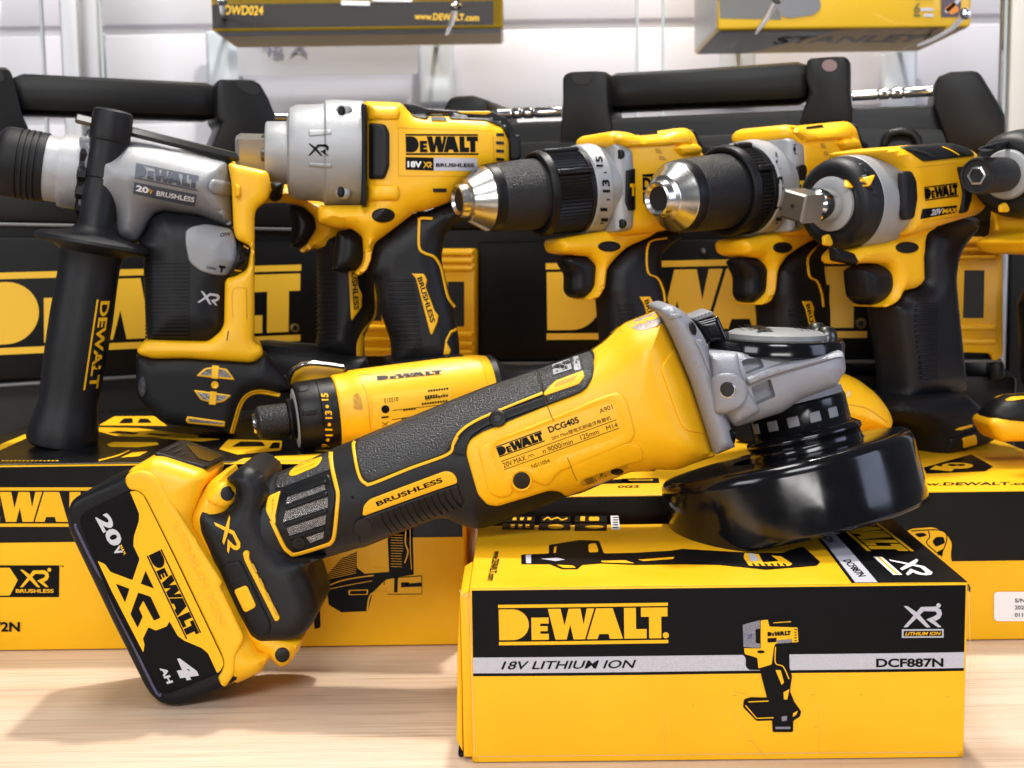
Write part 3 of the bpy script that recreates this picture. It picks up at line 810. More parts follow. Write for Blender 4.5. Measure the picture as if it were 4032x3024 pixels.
p.ribbon(Q('R9', (1590, 120), (1600, 160), (1580, 200), (1640, 260)), 4, BLKP); p.ribbon(Q('R9', (1650, 280), (1690, 240), (1710, 150), (1650, 115), (1480, 122)), 4, BLKP); p.poly(Q('R9', (1640, 262), (1690, 236), (1680, 290)), BLKP)
p.poly(Q('R9', (2016, 530), (2032, 516), (2500, 516), (2500, 706), (2032, 706), (2016, 692)), WHT, rnd=6); p.up()
for tx, y in (('S/N:', 585), ('2023', 630), ('0119', 678)): p.text(tx, Q('R9', (2150, y), (2228, y), (2150, y - 26)), BLKP, .02)
p.done('front_print', rc)
p = Print(tR, Flat(0))
p.poly(Q('R6', (1562, 1372), (1870, 1286), (2012, 1366), (1962, 1396), (1580, 1412)), BLKP)
p.up(); p.poly(ell(Q('R6', (1780, 1362))[0], 62, 12), YELP); p.poly(Q('R6', (1600, 1385), (1640, 1360), (1760, 1385), (1740, 1398)), YELP)
p.up(); p.poly(ell(Q('R6', (1750, 1358))[0], 20, 4), BLKP); p.poly(ell(Q('R6', (1805, 1358))[0], 16, 4), BLKP)
p.done('picture_print', rc); p = Print(tR, Flat(0)); p.text('www.DEWALT.com', Q('R6', (1420, 1490), (2330, 1484), (1430, 1470)), BLKP, .03)
p.text('0G2', Q('R5', (1790, 1504), (1930, 1502), (1795, 1488)), BLKP, .03)
p.done('lettering', rc); p = Print(tR, Flat(0)); p.poly(Q('R5', (1700, 1455), (1900, 1440), (1890, 1472), (1690, 1478)), BLKP); p.poly(Q('R5', (1820, 1443), (2055, 1440), (2062, 1472), (1816, 1474)), BLKP)
p.up(); p.ribbon(Q('R5', (1860, 1456), (2020, 1454)), 3, YELP)
p.done('top_print', rc)

# ---- hanging boxes and hooks
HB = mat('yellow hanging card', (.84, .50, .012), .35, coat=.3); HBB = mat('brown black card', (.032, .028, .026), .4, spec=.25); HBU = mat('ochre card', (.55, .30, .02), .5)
YH = 1.60; fh = Fr((0, YH, 0))
def hbox(label, pts, depth, m):
    U = fh.L(pts); u0 = min(u[0] for u in U); u1 = max(u[0] for u in U); v0 = min(u[1] for u in U)
    t = thing('hanging_box', label, 'box', (u0, YH, v0))
    boxm('box_body', t, m, (u0, YH, v0), (u1 - u0, 0, 0), (0, depth, 0), (0, 0, .20), bev=.003)
    return t, u0, u1, v0
hb, u0, u1, v0 = hbox('yellow and dark box hanging from two hooks at the upper left', Q('R1', (1372, 160), 'R2', (1050, 178)), .13, HB)
p = Print(fh, Flat(0), dz=.0006)
za, zc = fh.L1(Q('R1', (2000, 158))[0])[1], fh.L1(Q('R1', (2000, 22))[0])[1]
ue = fh.L1(Q('R2', (985, 100))[0])[0]
p.poly([(u0 + .001, v0 + .003), (ue, v0 + .003), (ue, zc), (u0 + .001, zc)], HBB, local=True); p.up()
p.text('DWD024', Q('R1', (1455, 96), (1705, 100), (1460, 34)), HB, .02); p.text('www.DEWALT.com', Q('R2', (475, 128), (892, 138), (475, 84)), HB, .02)
p.poly(Q('R2', (0, 5), (185, 8), (185, 38), (0, 34)), WHT); p.poly(Q('R2', (200, -30), (460, -30), (460, 14), (202, 10)), WHT)
p.done('front_print', hb)
fu = Fr((0, YH, v0), eu=(1, 0, 0), ev=(0, 1, 0), ew=(0, 0, -1))
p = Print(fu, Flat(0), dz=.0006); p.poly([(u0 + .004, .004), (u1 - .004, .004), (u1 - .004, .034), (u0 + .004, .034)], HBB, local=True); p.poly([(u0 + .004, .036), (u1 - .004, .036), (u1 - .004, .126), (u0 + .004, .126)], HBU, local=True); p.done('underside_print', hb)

hb2, a0, a1, b0 = hbox('yellow and grey box hanging from hooks at the upper right', Q('R3', (228, 150), 'R3', (1868, 172)), .20, HB)
p = Print(fh, Flat(0), dz=.0006)
GC = mat('grey metallic card', (.16, .16, .15), .3, metal=.4)
p.poly(Q('R3', (225, -200), (660, -200), (620, 60), (640, 128), (240, 118)), GC); p.up()
p.poly(Q('R3', (610, -60), (880, -60), (896, 50), (850, 96), (700, 118), (640, 110), (612, 60)), mat('pewter print', (.22, .22, .23), .3, metal=.5), rnd=12)
p.done('front_print', hb2); p = Print(fh, Flat(0), dz=.0006); p.up(); p.poly(Q('R3', (1672, -100), (1802, -100), (1802, 112), (1672, 112)), mat('photo print', (.08, .06, .08), .4)); p.up()
p.poly(Q('R3', (1690, 60), (1760, 10), (1790, 70), (1740, 100)), mat('orange print', (.6, .2, .03), .4), rnd=8); p.ribbon(Q('R3', (1700, 80), (1790, 0)), 14, GREYP)
p.done('front_print', hb2); p = Print(fh, Flat(0), dz=.0006); p.up(); OLV = mat('olive ink', (.14, .11, .02), .5); p.text('6', Q('R3', (1492, 86), (1532, 88), (1505, 18)), OLV, .02)
for k, (a, b, y, h) in enumerate(((1500, 1620, -14, 22), (1540, 1622, 66, 14), (1496, 1540, 104, 12), (1560, 1624, 104, 14))): p.poly(Q('R3', (a, y - h), (b, y - h), (b, y + h * .4), (a, y + h * .4)), OLV if k % 2 == 0 else GREYP, rnd=3)
p.done('seal_print', hb2)
fu = Fr((0, YH, b0), eu=(1, 0, 0), ev=(0, 1, 0), ew=(0, 0, -1))
p = Print(fu, Flat(0), dz=.0006)
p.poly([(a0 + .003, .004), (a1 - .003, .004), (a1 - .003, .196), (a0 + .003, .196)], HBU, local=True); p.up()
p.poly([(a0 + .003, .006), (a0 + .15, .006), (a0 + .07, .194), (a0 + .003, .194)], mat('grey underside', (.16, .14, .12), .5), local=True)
uu = a0 + .085; p.text('STANLEY', [proj(fu.W(uu, .11, 0)), proj(fu.W(uu + .19, .11, 0)), proj(fu.W(uu, .05, 0))], mat('brown ink', (.14, .08, .01), .5), .03)
p.done('underside_print', hb2)
fs = Fr((a0, YH, 0), eu=(0, -1, 0), ev=(0, 0, 1), ew=(-1, 0, 0)); p = Print(fs, Flat(0), dz=.0006)
p.poly([(-.196, b0 + .004), (-.004, b0 + .004), (-.004, b0 + .19), (-.196, b0 + .19)], mat('silver side card', (.42, .41, .38), .35, metal=.3), local=True); p.done('side_print', hb2)

CLR = mat('clear plastic holder', (.62, .65, .72), .2, spec=.8)
def hook(label, base, mid, tip, Yt=1.45, grp='metal wall hooks under the hanging boxes'):
    b = at_y(base, 1.93); m_ = at_y(mid, 1.62); t_ = at_y(tip, Yt)
    h = thing('wall_hook', label, 'hook', b, grp)
    pts = [b + (0, .02, 0), b, b * .6 + m_ * .4, m_, m_ * .4 + t_ * .6 + np.array((0, 0, -.004)), t_]
    tube('hook_rod', h, CHR, pts, .0035, 10)
    lathe('hook_tip', h, CHR, t_ + (0, .004, 0), t_ - (0, .006, 0), [(0, .002), (.002, .006), (.005, .0065), (.009, .004), (.010, .001)], 14)
    boxm('hook_bracket', h, CLR, b + (-.026, -.012, -.085), (.052, 0, 0), (0, .012, 0), (0, 0, .095), bev=.006, seg=3)
    return h
hook('chrome hook under the left end of the left hanging box', Q('R1', (1455, 250))[0], Q('R1', (1448, 120))[0], Q('R1', (1440, 0))[0])
hook('chrome hook with round tip under the right end of the left hanging box', Q('R2', (612, 300))[0], Q('R2', (690, 200))[0], Q('R2', (741, 34))[0])
hook('chrome hook in front of the left end of the right hanging box', Q('R3', (350, 310))[0], Q('R3', (480, 200))[0], Q('R3', (612, -10))[0])
hook('chrome hook under the right end of the right hanging box', Q('R3', (1395, 335))[0], Q('R3', (1640, 240))[0], Q('R3', (1830, 90))[0])
# ================================================================ the angle grinder, leaning from the table to the front carton
GF = Fr((0, .732, 0))
gr = thing('angle_grinder', 'yellow and black cordless angle grinder leaning on the front carton, battery on the table', 'angle grinder', at_y(Q('D2', (720, 1605))[0], .70))

# --- handle (dark round grip running from the battery foot to the gear head)
HANDLE = Q('D1', (1500, 930), (1570, 760), (1680, 640), (1790, 520), (1900, 420), (2020, 362), (2130, 400), (2212, 480),
           'D3', (40, 690), (130, 760), (250, 735), (560, 610), (870, 463), (1060, 385), (1130, 358),
           'D6', (0, 850), (430, 680), (985, 490), (1400, 340), (1560, 290), (1720, 190), (1900, 20), 'D4', (0, 450), (170, 320), (560, 170),
           'D4', (900, 950), (1130, 1659), 'D5', (500, 372), (330, 430), (200, 480), (0, 478), 'R5', (2050, 1388), (1870, 1393), (1560, 1530), (1440, 1560), (1250, 1640),
           'R8', (1180, 5), (1060, 55), (950, 92), (860, 106), (770, 76), (690, 36), (640, 32), (400, 122), (170, 217), (0, 268),
           'D3', (1200, 1515), (980, 1580), (780, 1640), 'R7', (2212, 270), (2090, 298), (2000, 330), (1975, 370), (2020, 470), (1700, 500), (1400, 200))
hd, HS = solid('handle', gr, RUB, GF, HANDLE, .033, .034, .030, rnd=26, n=7, sp=.0042)

# --- motor housing: yellow skin over the front half
YH = Q('R5', (806, 1270), (812, 1225), (835, 1190), (905, 1145), (1330, 970), (1560, 880), (1607, 800), (1643, 650), (1630, 614),
       'D6', (1578, 278), (1715, 180), (1890, 10), 'D4', (0, 440), (170, 310), (548, 160), (900, 940), (1135, 1665), 'D5', (505, 382), (335, 440), (205, 490), (0, 487),
       'R5', (2050, 1397), (1870, 1402), (1570, 1520), (1455, 1562), (1420, 1528), (1350, 1520), (1010, 1622), (945, 1612), (885, 1545))
mh, MS = relief('motor_housing', gr, YEL, GF, YH, HS, .0016, edge=.0022, rnd=14, both=True, n=4, sp=.0036)
# embossed frame round the name plate, ribs, cooling panel on the flank
relief('plate_frame', mh, YEL, GF, Q('R5', (880, 1240), (1700, 905), (1800, 880), (1850, 930), (1905, 1150), (1880, 1205), (1400, 1405), (1340, 1500), (1250, 1460), (1130, 1420), (1100, 1470), (1120, 1545), (1030, 1570), (960, 1540)), MS, .0011, edge=.0012, rnd=30,
       holes=[Q('R5', (975, 1225), (1720, 945), (1770, 940), (1840, 1160), (1400, 1310), (1330, 1395), (1250, 1380), (1180, 1370), (1100, 1390), (1070, 1440), (1050, 1400))], sp=.0026)
for k in range(7):
    a = k / 6
    relief('grip_rib', mh, YEL, GF, Q('R5', (918 + 100 * a, 1255 + 250 * a), (968 + 96 * a, 1236 + 250 * a), (974 + 96 * a, 1262 + 250 * a), (926 + 100 * a, 1280 + 250 * a)), MS, .0010, edge=.0007, rnd=4)
relief('vent_panel', mh, YEL, GF, Q('D4', (720, 560), (790, 760), (1080, 1520), (830, 1480), (770, 1400), (560, 820), (575, 760)), MS, .0011, edge=.0009, rnd=25)
relief('lower_panel', mh, YEL, GF, Q('R5', (1470, 1310), (1850, 1210), (1940, 1230), (1960, 1330), (1860, 1350), (1560, 1450), (1545, 1490), (1520, 1480)), MS, .0009, edge=.0009, rnd=20)
# --- top strip of dark rubber running into the housing
RT = Q('D3', (1105, 470), (1120, 385), (1150, 352), 'D6', (0, 846), (430, 676), (980, 487), (1040, 722), (700, 870), (400, 990), (200, 1090), (95, 1190), (40, 1320),
       'D3', (2195, 330), (2130, 440), (2080, 515), (1700, 650), (1275, 815), (1200, 790), (1150, 700))
rt, RS2 = relief('rubber_grip', gr, RUBT, GF, RT, HS, .0012, edge=.0009, rnd=16, both=True, n=3, sp=.003)
RT2 = Q('D6', (990, 484), (1400, 334), (1560, 283), (1605, 440), (1590, 560), (1510, 690), (1350, 770), (1095, 855), (1046, 720))
rt2, RS3 = relief('rubber_nose', gr, RUBT, GF, RT2, MS, .0010, edge=.0012, rnd=14, both=True, n=3)
relief('rubber_band', gr, BLK, GF, Q('D6', (205, 1420), (215, 1320), (270, 1200), (420, 1100), (1100, 860), (1355, 775), (1515, 695), (1590, 565), (1500, 560), (1350, 700), (1060, 780), (480, 985), (300, 1080), (170, 1170), (100, 1300), (60, 1400)), MS, .0004, edge=.0008, rnd=10)
yt = [Q('D3', (1100, 378), (1085, 420), (1095, 520), (1125, 680), (1165, 790), (1215, 835), (1290, 838), (1700, 672), (2110, 520), (2170, 410), (2212, 330)) + Q('D6', (70, 1290), (110, 1200), (200, 1110), (330, 1030), (480, 962), (760, 845), (1045, 735))]
relief('yellow_trim', gr, YEL, GF, ribbon(yt[0], 12.5), HS, .0014, edge=.0008, sp=.0022)
vt, VS = relief('yellow_trim', gr, YEL, GF, Q('D6', (1050, 735), (1125, 655), (1180, 600), (1480, 488), (1500, 560), (1440, 640), (1060, 770)), MS, .0016, edge=.0008, rnd=8)
p = Print(GF, VS); p.poly(Q('D6', (1160, 672), (1200, 618), (1415, 545), (1375, 600)), mat('shaded recess yellow', (.50, .25, .006), .5)); p.done('vent_slot', vt)  # darker yellow paints the recess shade on a flat face
p = Print(GF, RS3); p.poly(Q('D6', (1140, 430), (1330, 365), (1360, 475), (1160, 545)), mat('grey label', (.30, .30, .31), .45), rnd=5); p.poly(Q('D6', (1365, 350), (1425, 330), (1460, 480), (1385, 495)), mat('grey label', (.30, .30, .31), .45), rnd=5); p.up()
p.text('UTC', Q('D6', (1300, 470), (1265, 385), (1255, 490)), BLKP, .04); p.text('XA', Q('D6', (1225, 460), (1205, 410), (1185, 470)), BLKP, .03)
p.ribbon(Q('D6', (1150, 545), (1365, 478)), 3, BLKP); p.ribbon(Q('D6', (1440, 330), (1485, 480)), 4, BLKP)
p.done('label_print', rt2)
# seams of the two half shells
p = Print(GF, MS.up(.0012)); SEAM = mat('seam shadow gap', (.05, .03, .004), .7)
p.ribbon(Q('D6', (988, 487), (1046, 740), (1085, 860), (1160, 1045)), 2.6, SEAM, smooth=False); p.ribbon(Q('D6', (1310, 1440), (1390, 1640), (1420, 1700)), 2.2, SEAM, smooth=False)
p.done('shell_seam', mh)
# name plate writing
p = Print(GF, MS, dz=.00018)
T = lambda s, *P, **k: p.text(s, Q('D6', *P), BLKP, k.get('b', .0))
p.logo(Q('D6', (572, 1440), (1066, 1264), (528, 1322)), BLKP)
T('DCG405', (1118, 1176), (1445, 1060), (1092, 1110), b=.03); T('A901', (1668, 962), (1808, 910), (1652, 916))
T('20V Max锂电无刷磁浮角磨机', (1146, 1256), (1790, 1030), (1130, 1212)); T('M14', (1742, 1148), (1862, 1106), (1726, 1102))
T('n 9000/min', (1052, 1402), (1374, 1290), (1034, 1348)); T('125mm', (1462, 1252), (1658, 1182), (1444, 1200)); T('20V MAX', (622, 1556), (866, 1468), (602, 1502))
T('N511054', (930, 1562), (1122, 1492), (914, 1524)); T('97', (988, 1640), (1018, 1630), (984, 1622))
for a, b in (((588, 1486), (1845, 1030)), ((620, 1576), (1876, 1120))): p.ribbon(Q('D6', a, b), 2.2, BLKP)
p.ribbon(Q('D6', (876, 1428), (944, 1402)), 2, BLKP)
for k in range(3): p.ribbon(Q('D6', (884 + 26 * k, 1442 - 10 * k), (898 + 26 * k, 1437 - 10 * k)), 2, BLKP)
p.poly(Q('R5', (1545, 1450), (1560, 1440), (1850, 1345), (1862, 1375), (1575, 1490), (1560, 1490)), mat('label gold', (.50, .27, .01), .4), rnd=3); p.up()
p.ring(Q('R5', (1787, 1398))[0], 26, 3, BLKP, ry=13)
for k in range(4): p.ribbon(Q('R5', (1575 + 6 * k, 1455 + 9 * k), (1630 + 4 * k, 1436 + 9 * k)), 3, BLKP); p.ribbon(Q('R5', (1675, 1412 + 6 * k), (1695, 1406 + 6 * k)), 2, BLKP)
p.ribbon(Q('R5', (1637, 1432), (1655, 1465)), 2, BLKP); p.ribbon(Q('R5', (1705, 1408), (1718, 1436)), 2, BLKP)
p.done('plate_print', mh)
p = Print(GF, MS); p.poly(Q('D4', (180, 330), (300, 262), (530, 176), (575, 200), (605, 290), (430, 375), (320, 390), (250, 365)), mat('foil label', (.30, .24, .21), .4, metal=.2), rnd=8); p.up()
p.poly(Q('D4', (340, 262), (385, 246), (410, 290), (365, 306)), YELP); p.poly(Q('D4', (440, 222), (505, 200), (530, 250), (462, 272)), YELP); p.poly(Q('D4', (300, 275), (335, 262), (345, 305), (320, 315)), mat('pink print', (.55, .2, .2), .4))
p.done('foil_label', mh)
for c, rr in ((Q('D6', (552, 1015))[0], 34), ): 
    o = relief('screw', gr, BLK, GF, ell(c, rr, n=26), MS, .0012, edge=.0008)[0]; q = Print(GF, MS.up(.0012)); q.poly([(c[0] + rr * (.55 if k % 2 else .32) * math.cos(k * math.pi / 6), c[1] + rr * (.55 if k % 2 else .32) * math.sin(k * math.pi / 6)) for k in range(12)], HOLE); q.done('screw_socket', o)
o = relief('screw_bore', gr, HOLE, GF, ell(Q('R5', (1168, 1452))[0], 34, n=26), MS, .0014, edge=.0003)[0]
relief('bore_rim', mh, YEL, GF, ell(Q('R5', (1166, 1450))[0], 44, n=26), MS, .0019, edge=.0007, holes=[ell(Q('R5', (1168, 1452))[0], 35, n=26)])
# --- brushless badge and finger grooves
bd, BS = relief('badge', gr, YEL, GF, Q('D3', (1180, 1198), (1195, 1080), (1260, 1010), (2080, 702), (2150, 712), (2200, 760), (2220, 832)), HS, .0011, edge=.0006, rnd=14)
p = Print(GF, BS); p.text('BRUSHLESS', Q('D3', (1346, 1090), (2060, 822), (1322, 1042)), BLKP, .03); p.done('lettering', bd)
gr_, GS = relief('finger_grip', gr, RUB, GF, Q('D3', (1180, 1210), (2220, 845), (2250, 960), 'R5', (800, 1600), 'R8', (640, 20), (400, 112), (170, 207), 'D3', (1160, 1500), (1140, 1440)), HS, .0012, edge=.0014, rnd=10)
p = Print(GF, GS)
for k in range(13):
    x = 1310 + 68 * k; y = 1200 - 25 * k
    if k: p.ridge(Q('D3', (x, y), (x + 30, y + 90), (x + 95, y + 180), (x + 125, y + 205)), 9, .0010, RUB)
for k in range(3): p.ribbon(Q('D3', (1220 + 50 * k, 1440 - 42 * k), (1255 + 50 * k, 1478 - 42 * k)), 3, HOLE)
p.done('groove', gr_)
relief('screw_bore', gr, HOLE, GF, ell(Q('D3', (1192, 1315))[0], 35, n=26), HS, .0016, edge=.0003)
relief('mould_mark', gr, BLKP, GF, ell(Q('D3', (1076, 990))[0], 6, n=12), HS, .0002, edge=.0002)
# trigger paddle hint under the housing
# --- vent grille near the battery
vr, VRS = relief('vent_grille', gr, BLK, GF, Q('D3', (325, 880), (800, 735), (830, 770), (890, 960), (880, 1050), (835, 1450), (790, 1500), (470, 1600), (400, 1570), (240, 1260), (300, 920)), HS, .0008, edge=.0008, rnd=16)
relief('yellow_trim', gr, YEL, GF, ribbon(Q('D3', (842, 490), (838, 560), (855, 690), (895, 860), (915, 960), (905, 1120), (875, 1400), (840, 1480), (780, 1512), (460, 1610), (390, 1590), (330, 1530), (250, 1370), (190, 1240)), 15.5), HS, .0013, edge=.0008, sp=.0022)
yv, YVS = relief('yellow_trim', gr, YEL, GF, Q('D3', (160, 975), (290, 918), (235, 1190), (240, 1280), (200, 1270), (130, 1130), (140, 1040)), HS, .0013, edge=.0006, rnd=9)
p = Print(GF, YVS); 
for k in range(4): p.poly(Q('D3', (198, 1010 + 45 * k), (222 - 4 * k, 1000 + 45 * k), (216 - 6 * k, 1032 + 45 * k), (192, 1038 + 45 * k)), mat('shaded recess yellow', (.50, .25, .006), .5))
p.done('vent_slot', yv)
MESH = mat('filter mesh', (.52, .51, .50), .26, metal=.9, bump=1., bscale=2300, bdist=.002, var=.5, vscale=1500)
p = Print(GF, VRS, dz=.0002)
for q4 in ([(365, 985), (772, 852), (782, 905), (345, 1066)], [(345, 1140), (802, 985), (806, 1075), (800, 1100), (315, 1260)], [(355, 1325), (785, 1180), (772, 1285), (388, 1410)], [(570, 1425), (762, 1360), (756, 1430), (612, 1490)]):
    p.poly(Q('D3', *q4), MESH, rnd=2)
p.done('filter_mesh', vr)
for a, b in (((350, 1100), (800, 945)), ((330, 1285), (800, 1130)), ((390, 1440), (775, 1318)), ((350, 960), (790, 812))): relief('grille_bar', vr, BLK, GF, ribbon(Q('D3', a, b), 17), VRS, .0013, edge=.001)
screw(gr, GF, Q('D3', (490, 1490))[0], 23, VRS.up(.0008), BLKM)
ps, PSS = relief('rubber_pad', gr, RUBT, GF, Q('D3', (215, 900), (270, 740), (560, 608), (820, 492), (815, 560), (830, 690), (300, 890)), HS, .0008, edge=.0008, rnd=8)
yp, YPS = relief('yellow_pad', gr, YEL, GF, Q('D3', (378, 750), (400, 690), (470, 640), (750, 528), (735, 590), (690, 650), (440, 755)), HS, .0014, edge=.0007, rnd=14)
p = Print(GF, YPS); p.outline(Q('D3', (445, 705), (460, 655), (670, 575), (655, 625)), 4, mat('shaded recess yellow', (.50, .25, .006), .5)); p.done('groove', yp)
p = Print(GF, HS); p.ribbon(Q('D3', (250, 735), (215, 800), (160, 960)), 3, HOLE); p.ribbon(Q('D3', (135, 1000), (130, 1130), (190, 1270)), 3, HOLE); p.done('shell_seam', hd)

# --- foot that takes the battery
FOOTY = Q('D1', (1800, 432), (1665, 500), (1500, 690), (1410, 890), (1415, 1020), (1500, 1180), (1760, 1659), 'D2', (1130, 120), (1480, 880), (1590, 1010), (1695, 1045), (1780, 1130), (1840, 1172), (1880, 1165), (1940, 1140), (2055, 970), (2085, 870), (1990, 860), (1700, 700), (1300, 200), 'D1', (1800, 900), (1925, 770), (1932, 650), (1885, 565), (1815, 500))
ff, FS = solid('battery_mount', gr, YEL, GF, FOOTY, .031, .012, .010, rnd=20, n=5, sp=.0035, back=.3)
FOOTB = Q('D1', (1485, 940), (1500, 870), (1565, 755), (1700, 835), (1800, 850), (1890, 800), (1930, 700), (1925, 600), (1870, 540), (1790, 515), (1900, 425), (2020, 362), (2130, 400), (2212, 480), 'D3', (40, 690), (130, 762), (160, 960), (120, 1120), (300, 1500), (420, 1640), (780, 1640),
          'R7', (2090, 300), (2005, 330), (1978, 372), (2028, 480), (2062, 590), (2066, 640), (2030, 720), (1980, 780), (1900, 825), (1800, 832), (1690, 850), (1625, 800), (1500, 560), (1290, 110))
fb, FBS = solid('battery_foot', gr, RUB, GF, FOOTB, .0345, .013, .011, rnd=20, n=6, sp=.0036)
relief('yellow_ear', gr, YEL, GF, Q('D1', (1570, 745), (1650, 640), (1780, 525), (1880, 580), (1922, 680), (1880, 785), (1770, 838)), FS, .0030, edge=.003, rnd=30)
relief('screw_bore', gr, HOLE, GF, ell(Q('D1', (1825, 662))[0], 27, 29, n=24), FS, .0034, edge=.0003)
relief('screw_bore', gr, HOLE, GF, ell(Q('D2', (1858, 1045))[0], 29, n=24), FS, .0008, edge=.0003)
p = Print(GF, FBS, dz=.0003); p.xr(Q('D1', (1668, 980), (1830, 1335), (1835, 900)), YELP); p.done('logo', fb)
# state-of-charge button
bt, BTS = relief('button_pad', gr, BLKM, GF, Q('D2', (1195, 120), (1250, 40), (1390, 15), (1430, 60), (1735, 700), (1735, 790), (1670, 855), (1570, 855), (1490, 760), (1200, 170)), FBS, .0012, edge=.0014, rnd=18)
relief('button', gr, YEL, GF, Q('D2', (1326, 340), (1470, 284), (1578, 520), (1446, 592)), BTS, .0006, edge=.0008, rnd=14)
p = Print(GF, BTS); p.ribbon(Q('D2', (1300, 248), (1425, 204)), 2, HOLE); p.ribbon(Q('D2', (1480, 662), (1620, 610)), 2, HOLE); p.done('groove', bt)
sl, SLS = relief('yellow_slot', gr, YEL, GF, Q('D1', (1980, 1315), (2015, 1285), (2055, 1300), 'D2', (1500, 0), (1835, 640), (1815, 672), (1780, 676), (1450, 20)), FBS, .0014, edge=.0007, rnd=8)
p = Print(GF, SLS)
for k in range(4):
    a = k / 3; x, y = 1478 + 232 * a, 20 + 470 * a
    p.poly(Q('D2', (x + 38, y + 40), (x + 64, y + 30), (x + 108, y + 122), (x + 84, y + 132)), mat('shaded recess yellow', (.50, .25, .006), .5), rnd=3)
p.done('slot_recess', sl)

# --- battery pack
BW = .036
bp_ = thing('battery_pack', '', '', at_y(Q('D2', (500, 1000))[0], .70)); del bp_['label']; del bp_['category']; bp_.location = [float(x) for x in (wloc(bp_) - wloc(gr))]; bp_.parent = gr
SHELL = Q('D1', (760, 430), (640, 500), (380, 610), (170, 705), (100, 770), (68, 870), (64, 970), (82, 1080), (360, 1659), 'D2', (0, 680), (345, 1370), (415, 1480), (500, 1560), (600, 1603), (720, 1604), (800, 1580), (1230, 1405), (1400, 1300), (1300, 1000), (900, 200), 'D1', (1150, 600))
bs, BSS = solid('lower_shell', bp_, BLK, GF, SHELL, BW, .005, .004, rnd=14, wp=.034, n=4, sp=.0036, back=.86)
HOUSE = Q('D1', (690, 505), (745, 408), (985, 285), (1100, 300), (1520, 440), (1570, 520), (1480, 760), (1410, 950), (1430, 1050), 'D2', (1180, 130), (1500, 860), (1600, 1040), (1700, 1040), (1732, 1075), (1610, 1252), (1370, 1366), (1335, 1352), (1240, 1402), (1195, 1385), (1155, 1290), (1150, 1225), (700, 300), 'D1', (900, 800), (740, 630))
hs, HSS = solid('upper_housing', bp_, YEL, GF, HOUSE, BW + .0012, .014, .010, rnd=16, wp=.030, n=6, sp=.0034, back=.70)
# flowing shoulder ridge along the housing
relief('shoulder_ridge', bp_, YEL, GF, Q('D1', (692, 520), (740, 440), (900, 415), (1000, 460), (1110, 560), (1210, 760), (1330, 960), (1760, 1640), 'D2', (1180, 300), (1450, 860), (1350, 1050), (1340, 1250), (1240, 1395), (1195, 1380), (1155, 1290), (1190, 1240), (1225, 1140), (1180, 1000), (700, 0), 'D1', (920, 720), (850, 650), (740, 632)), Flat(BW + .0004), .0016, edge=.0022, rnd=22)
# side label
LW = Flat(BW + .0008)
lb, LBS = relief('side_label', bp_, BLKP, GF, Q('D1', (205, 950), (230, 900), (300, 850), (740, 645), (840, 640), (900, 690), (960, 800), 'D2', (620, 0), (700, 0), (1210, 1080), (1222, 1150), (1190, 1220), (1150, 1250), (680, 1440), (590, 1468), (520, 1440), (470, 1370), (0, 470), 'D1', (220, 1040)), LW, .0012, edge=.0004, rnd=10)
p = Print(GF, LBS, dz=.0002)
YL = Q('D1', (752, 650), (830, 645), (895, 690), (955, 800), 'D2', (690, 0), (1205, 1080), (1218, 1150), (1185, 1215), (1150, 1245), (1050, 1030), (980, 970), (790, 890), (720, 840), (630, 680), (600, 735), (480, 780), (400, 745), (340, 870), (358, 930), (345, 1020), (0, 350), 'D1', (400, 1405), (480, 1440), (540, 1525), (780, 1615), (858, 1385), (790, 1240), (795, 1140), (850, 970), (852, 890), (790, 740))
p.poly(YL, YELP, rnd=5); p.up()
p.poly(Q('D2', (370, 130), (462, 322), (318, 270)), BLKP); p.poly(Q('D2', (46, 270), (194, 325), (146, 474)), BLKP)
p.poly(Q('D2', (290, 366), (425, 412), (532, 640), (462, 672), (345, 455), (298, 540), (338, 628), (284, 750), (206, 600)), BLKP, rnd=4)
p.logo(Q('D1', (934, 1352), (934 + 430, 1352 + 905), (1098, 1276)), BLKP); p.ring(Q('D2', (737, 648))[0], 4.5, 1.8, BLKP)
GL = mat('silver ink', (.50, .51, .54), .4)
S20 = lambda P, t, b: p.text(t, Q('D1', *P), GL, b)
p.text('20', Q('D1', (372, 935), (548, 1262), (514, 872)), GL, .045); p.text('V', Q('D1', (560, 1278), (604, 1356), (640, 1232)), GL, .045); p.text('MAX', Q('D1', (640, 1240), (690, 1344), (664, 1226)), YELP, .03)
p.text('4', Q('D2', (655, 1095), (760, 1330), (860, 1065)), GL, .05); p.text('AH', Q('D2', (522, 1190), (605, 1362), (590, 1170)), GL, .045)
p.done('label_print', lb)
relief('blue_film_edge', bp_, mat('violet film', (.055, .050, .11), .3), GF, ribbon(Q('D1', (160, 1000), (180, 1080), (390, 1500), (500, 1659), 'D2', (10, 480), (240, 950), (480, 1440), (540, 1480)), 12), Flat(BW), .0006, edge=.0004)
p = Print(GF, LW.up(.0018)); p.ribbon(Q('D1', (690, 508), (672, 520)), 3, HOLE); p.done('seam_mark', bp_)
# raised word along the shoulder
p = Print(GF, Flat(BW + .0024), dz=.0003); p.text('LITHIUM ION', [Q('D1', (1215, 1020))[0], Q('D2', (1165, 730))[0], Q('D1', (1290, 990))[0]], mat('yellow emboss', (.82, .44, .009), .42), .0); p.done('embossed_word', bp_)
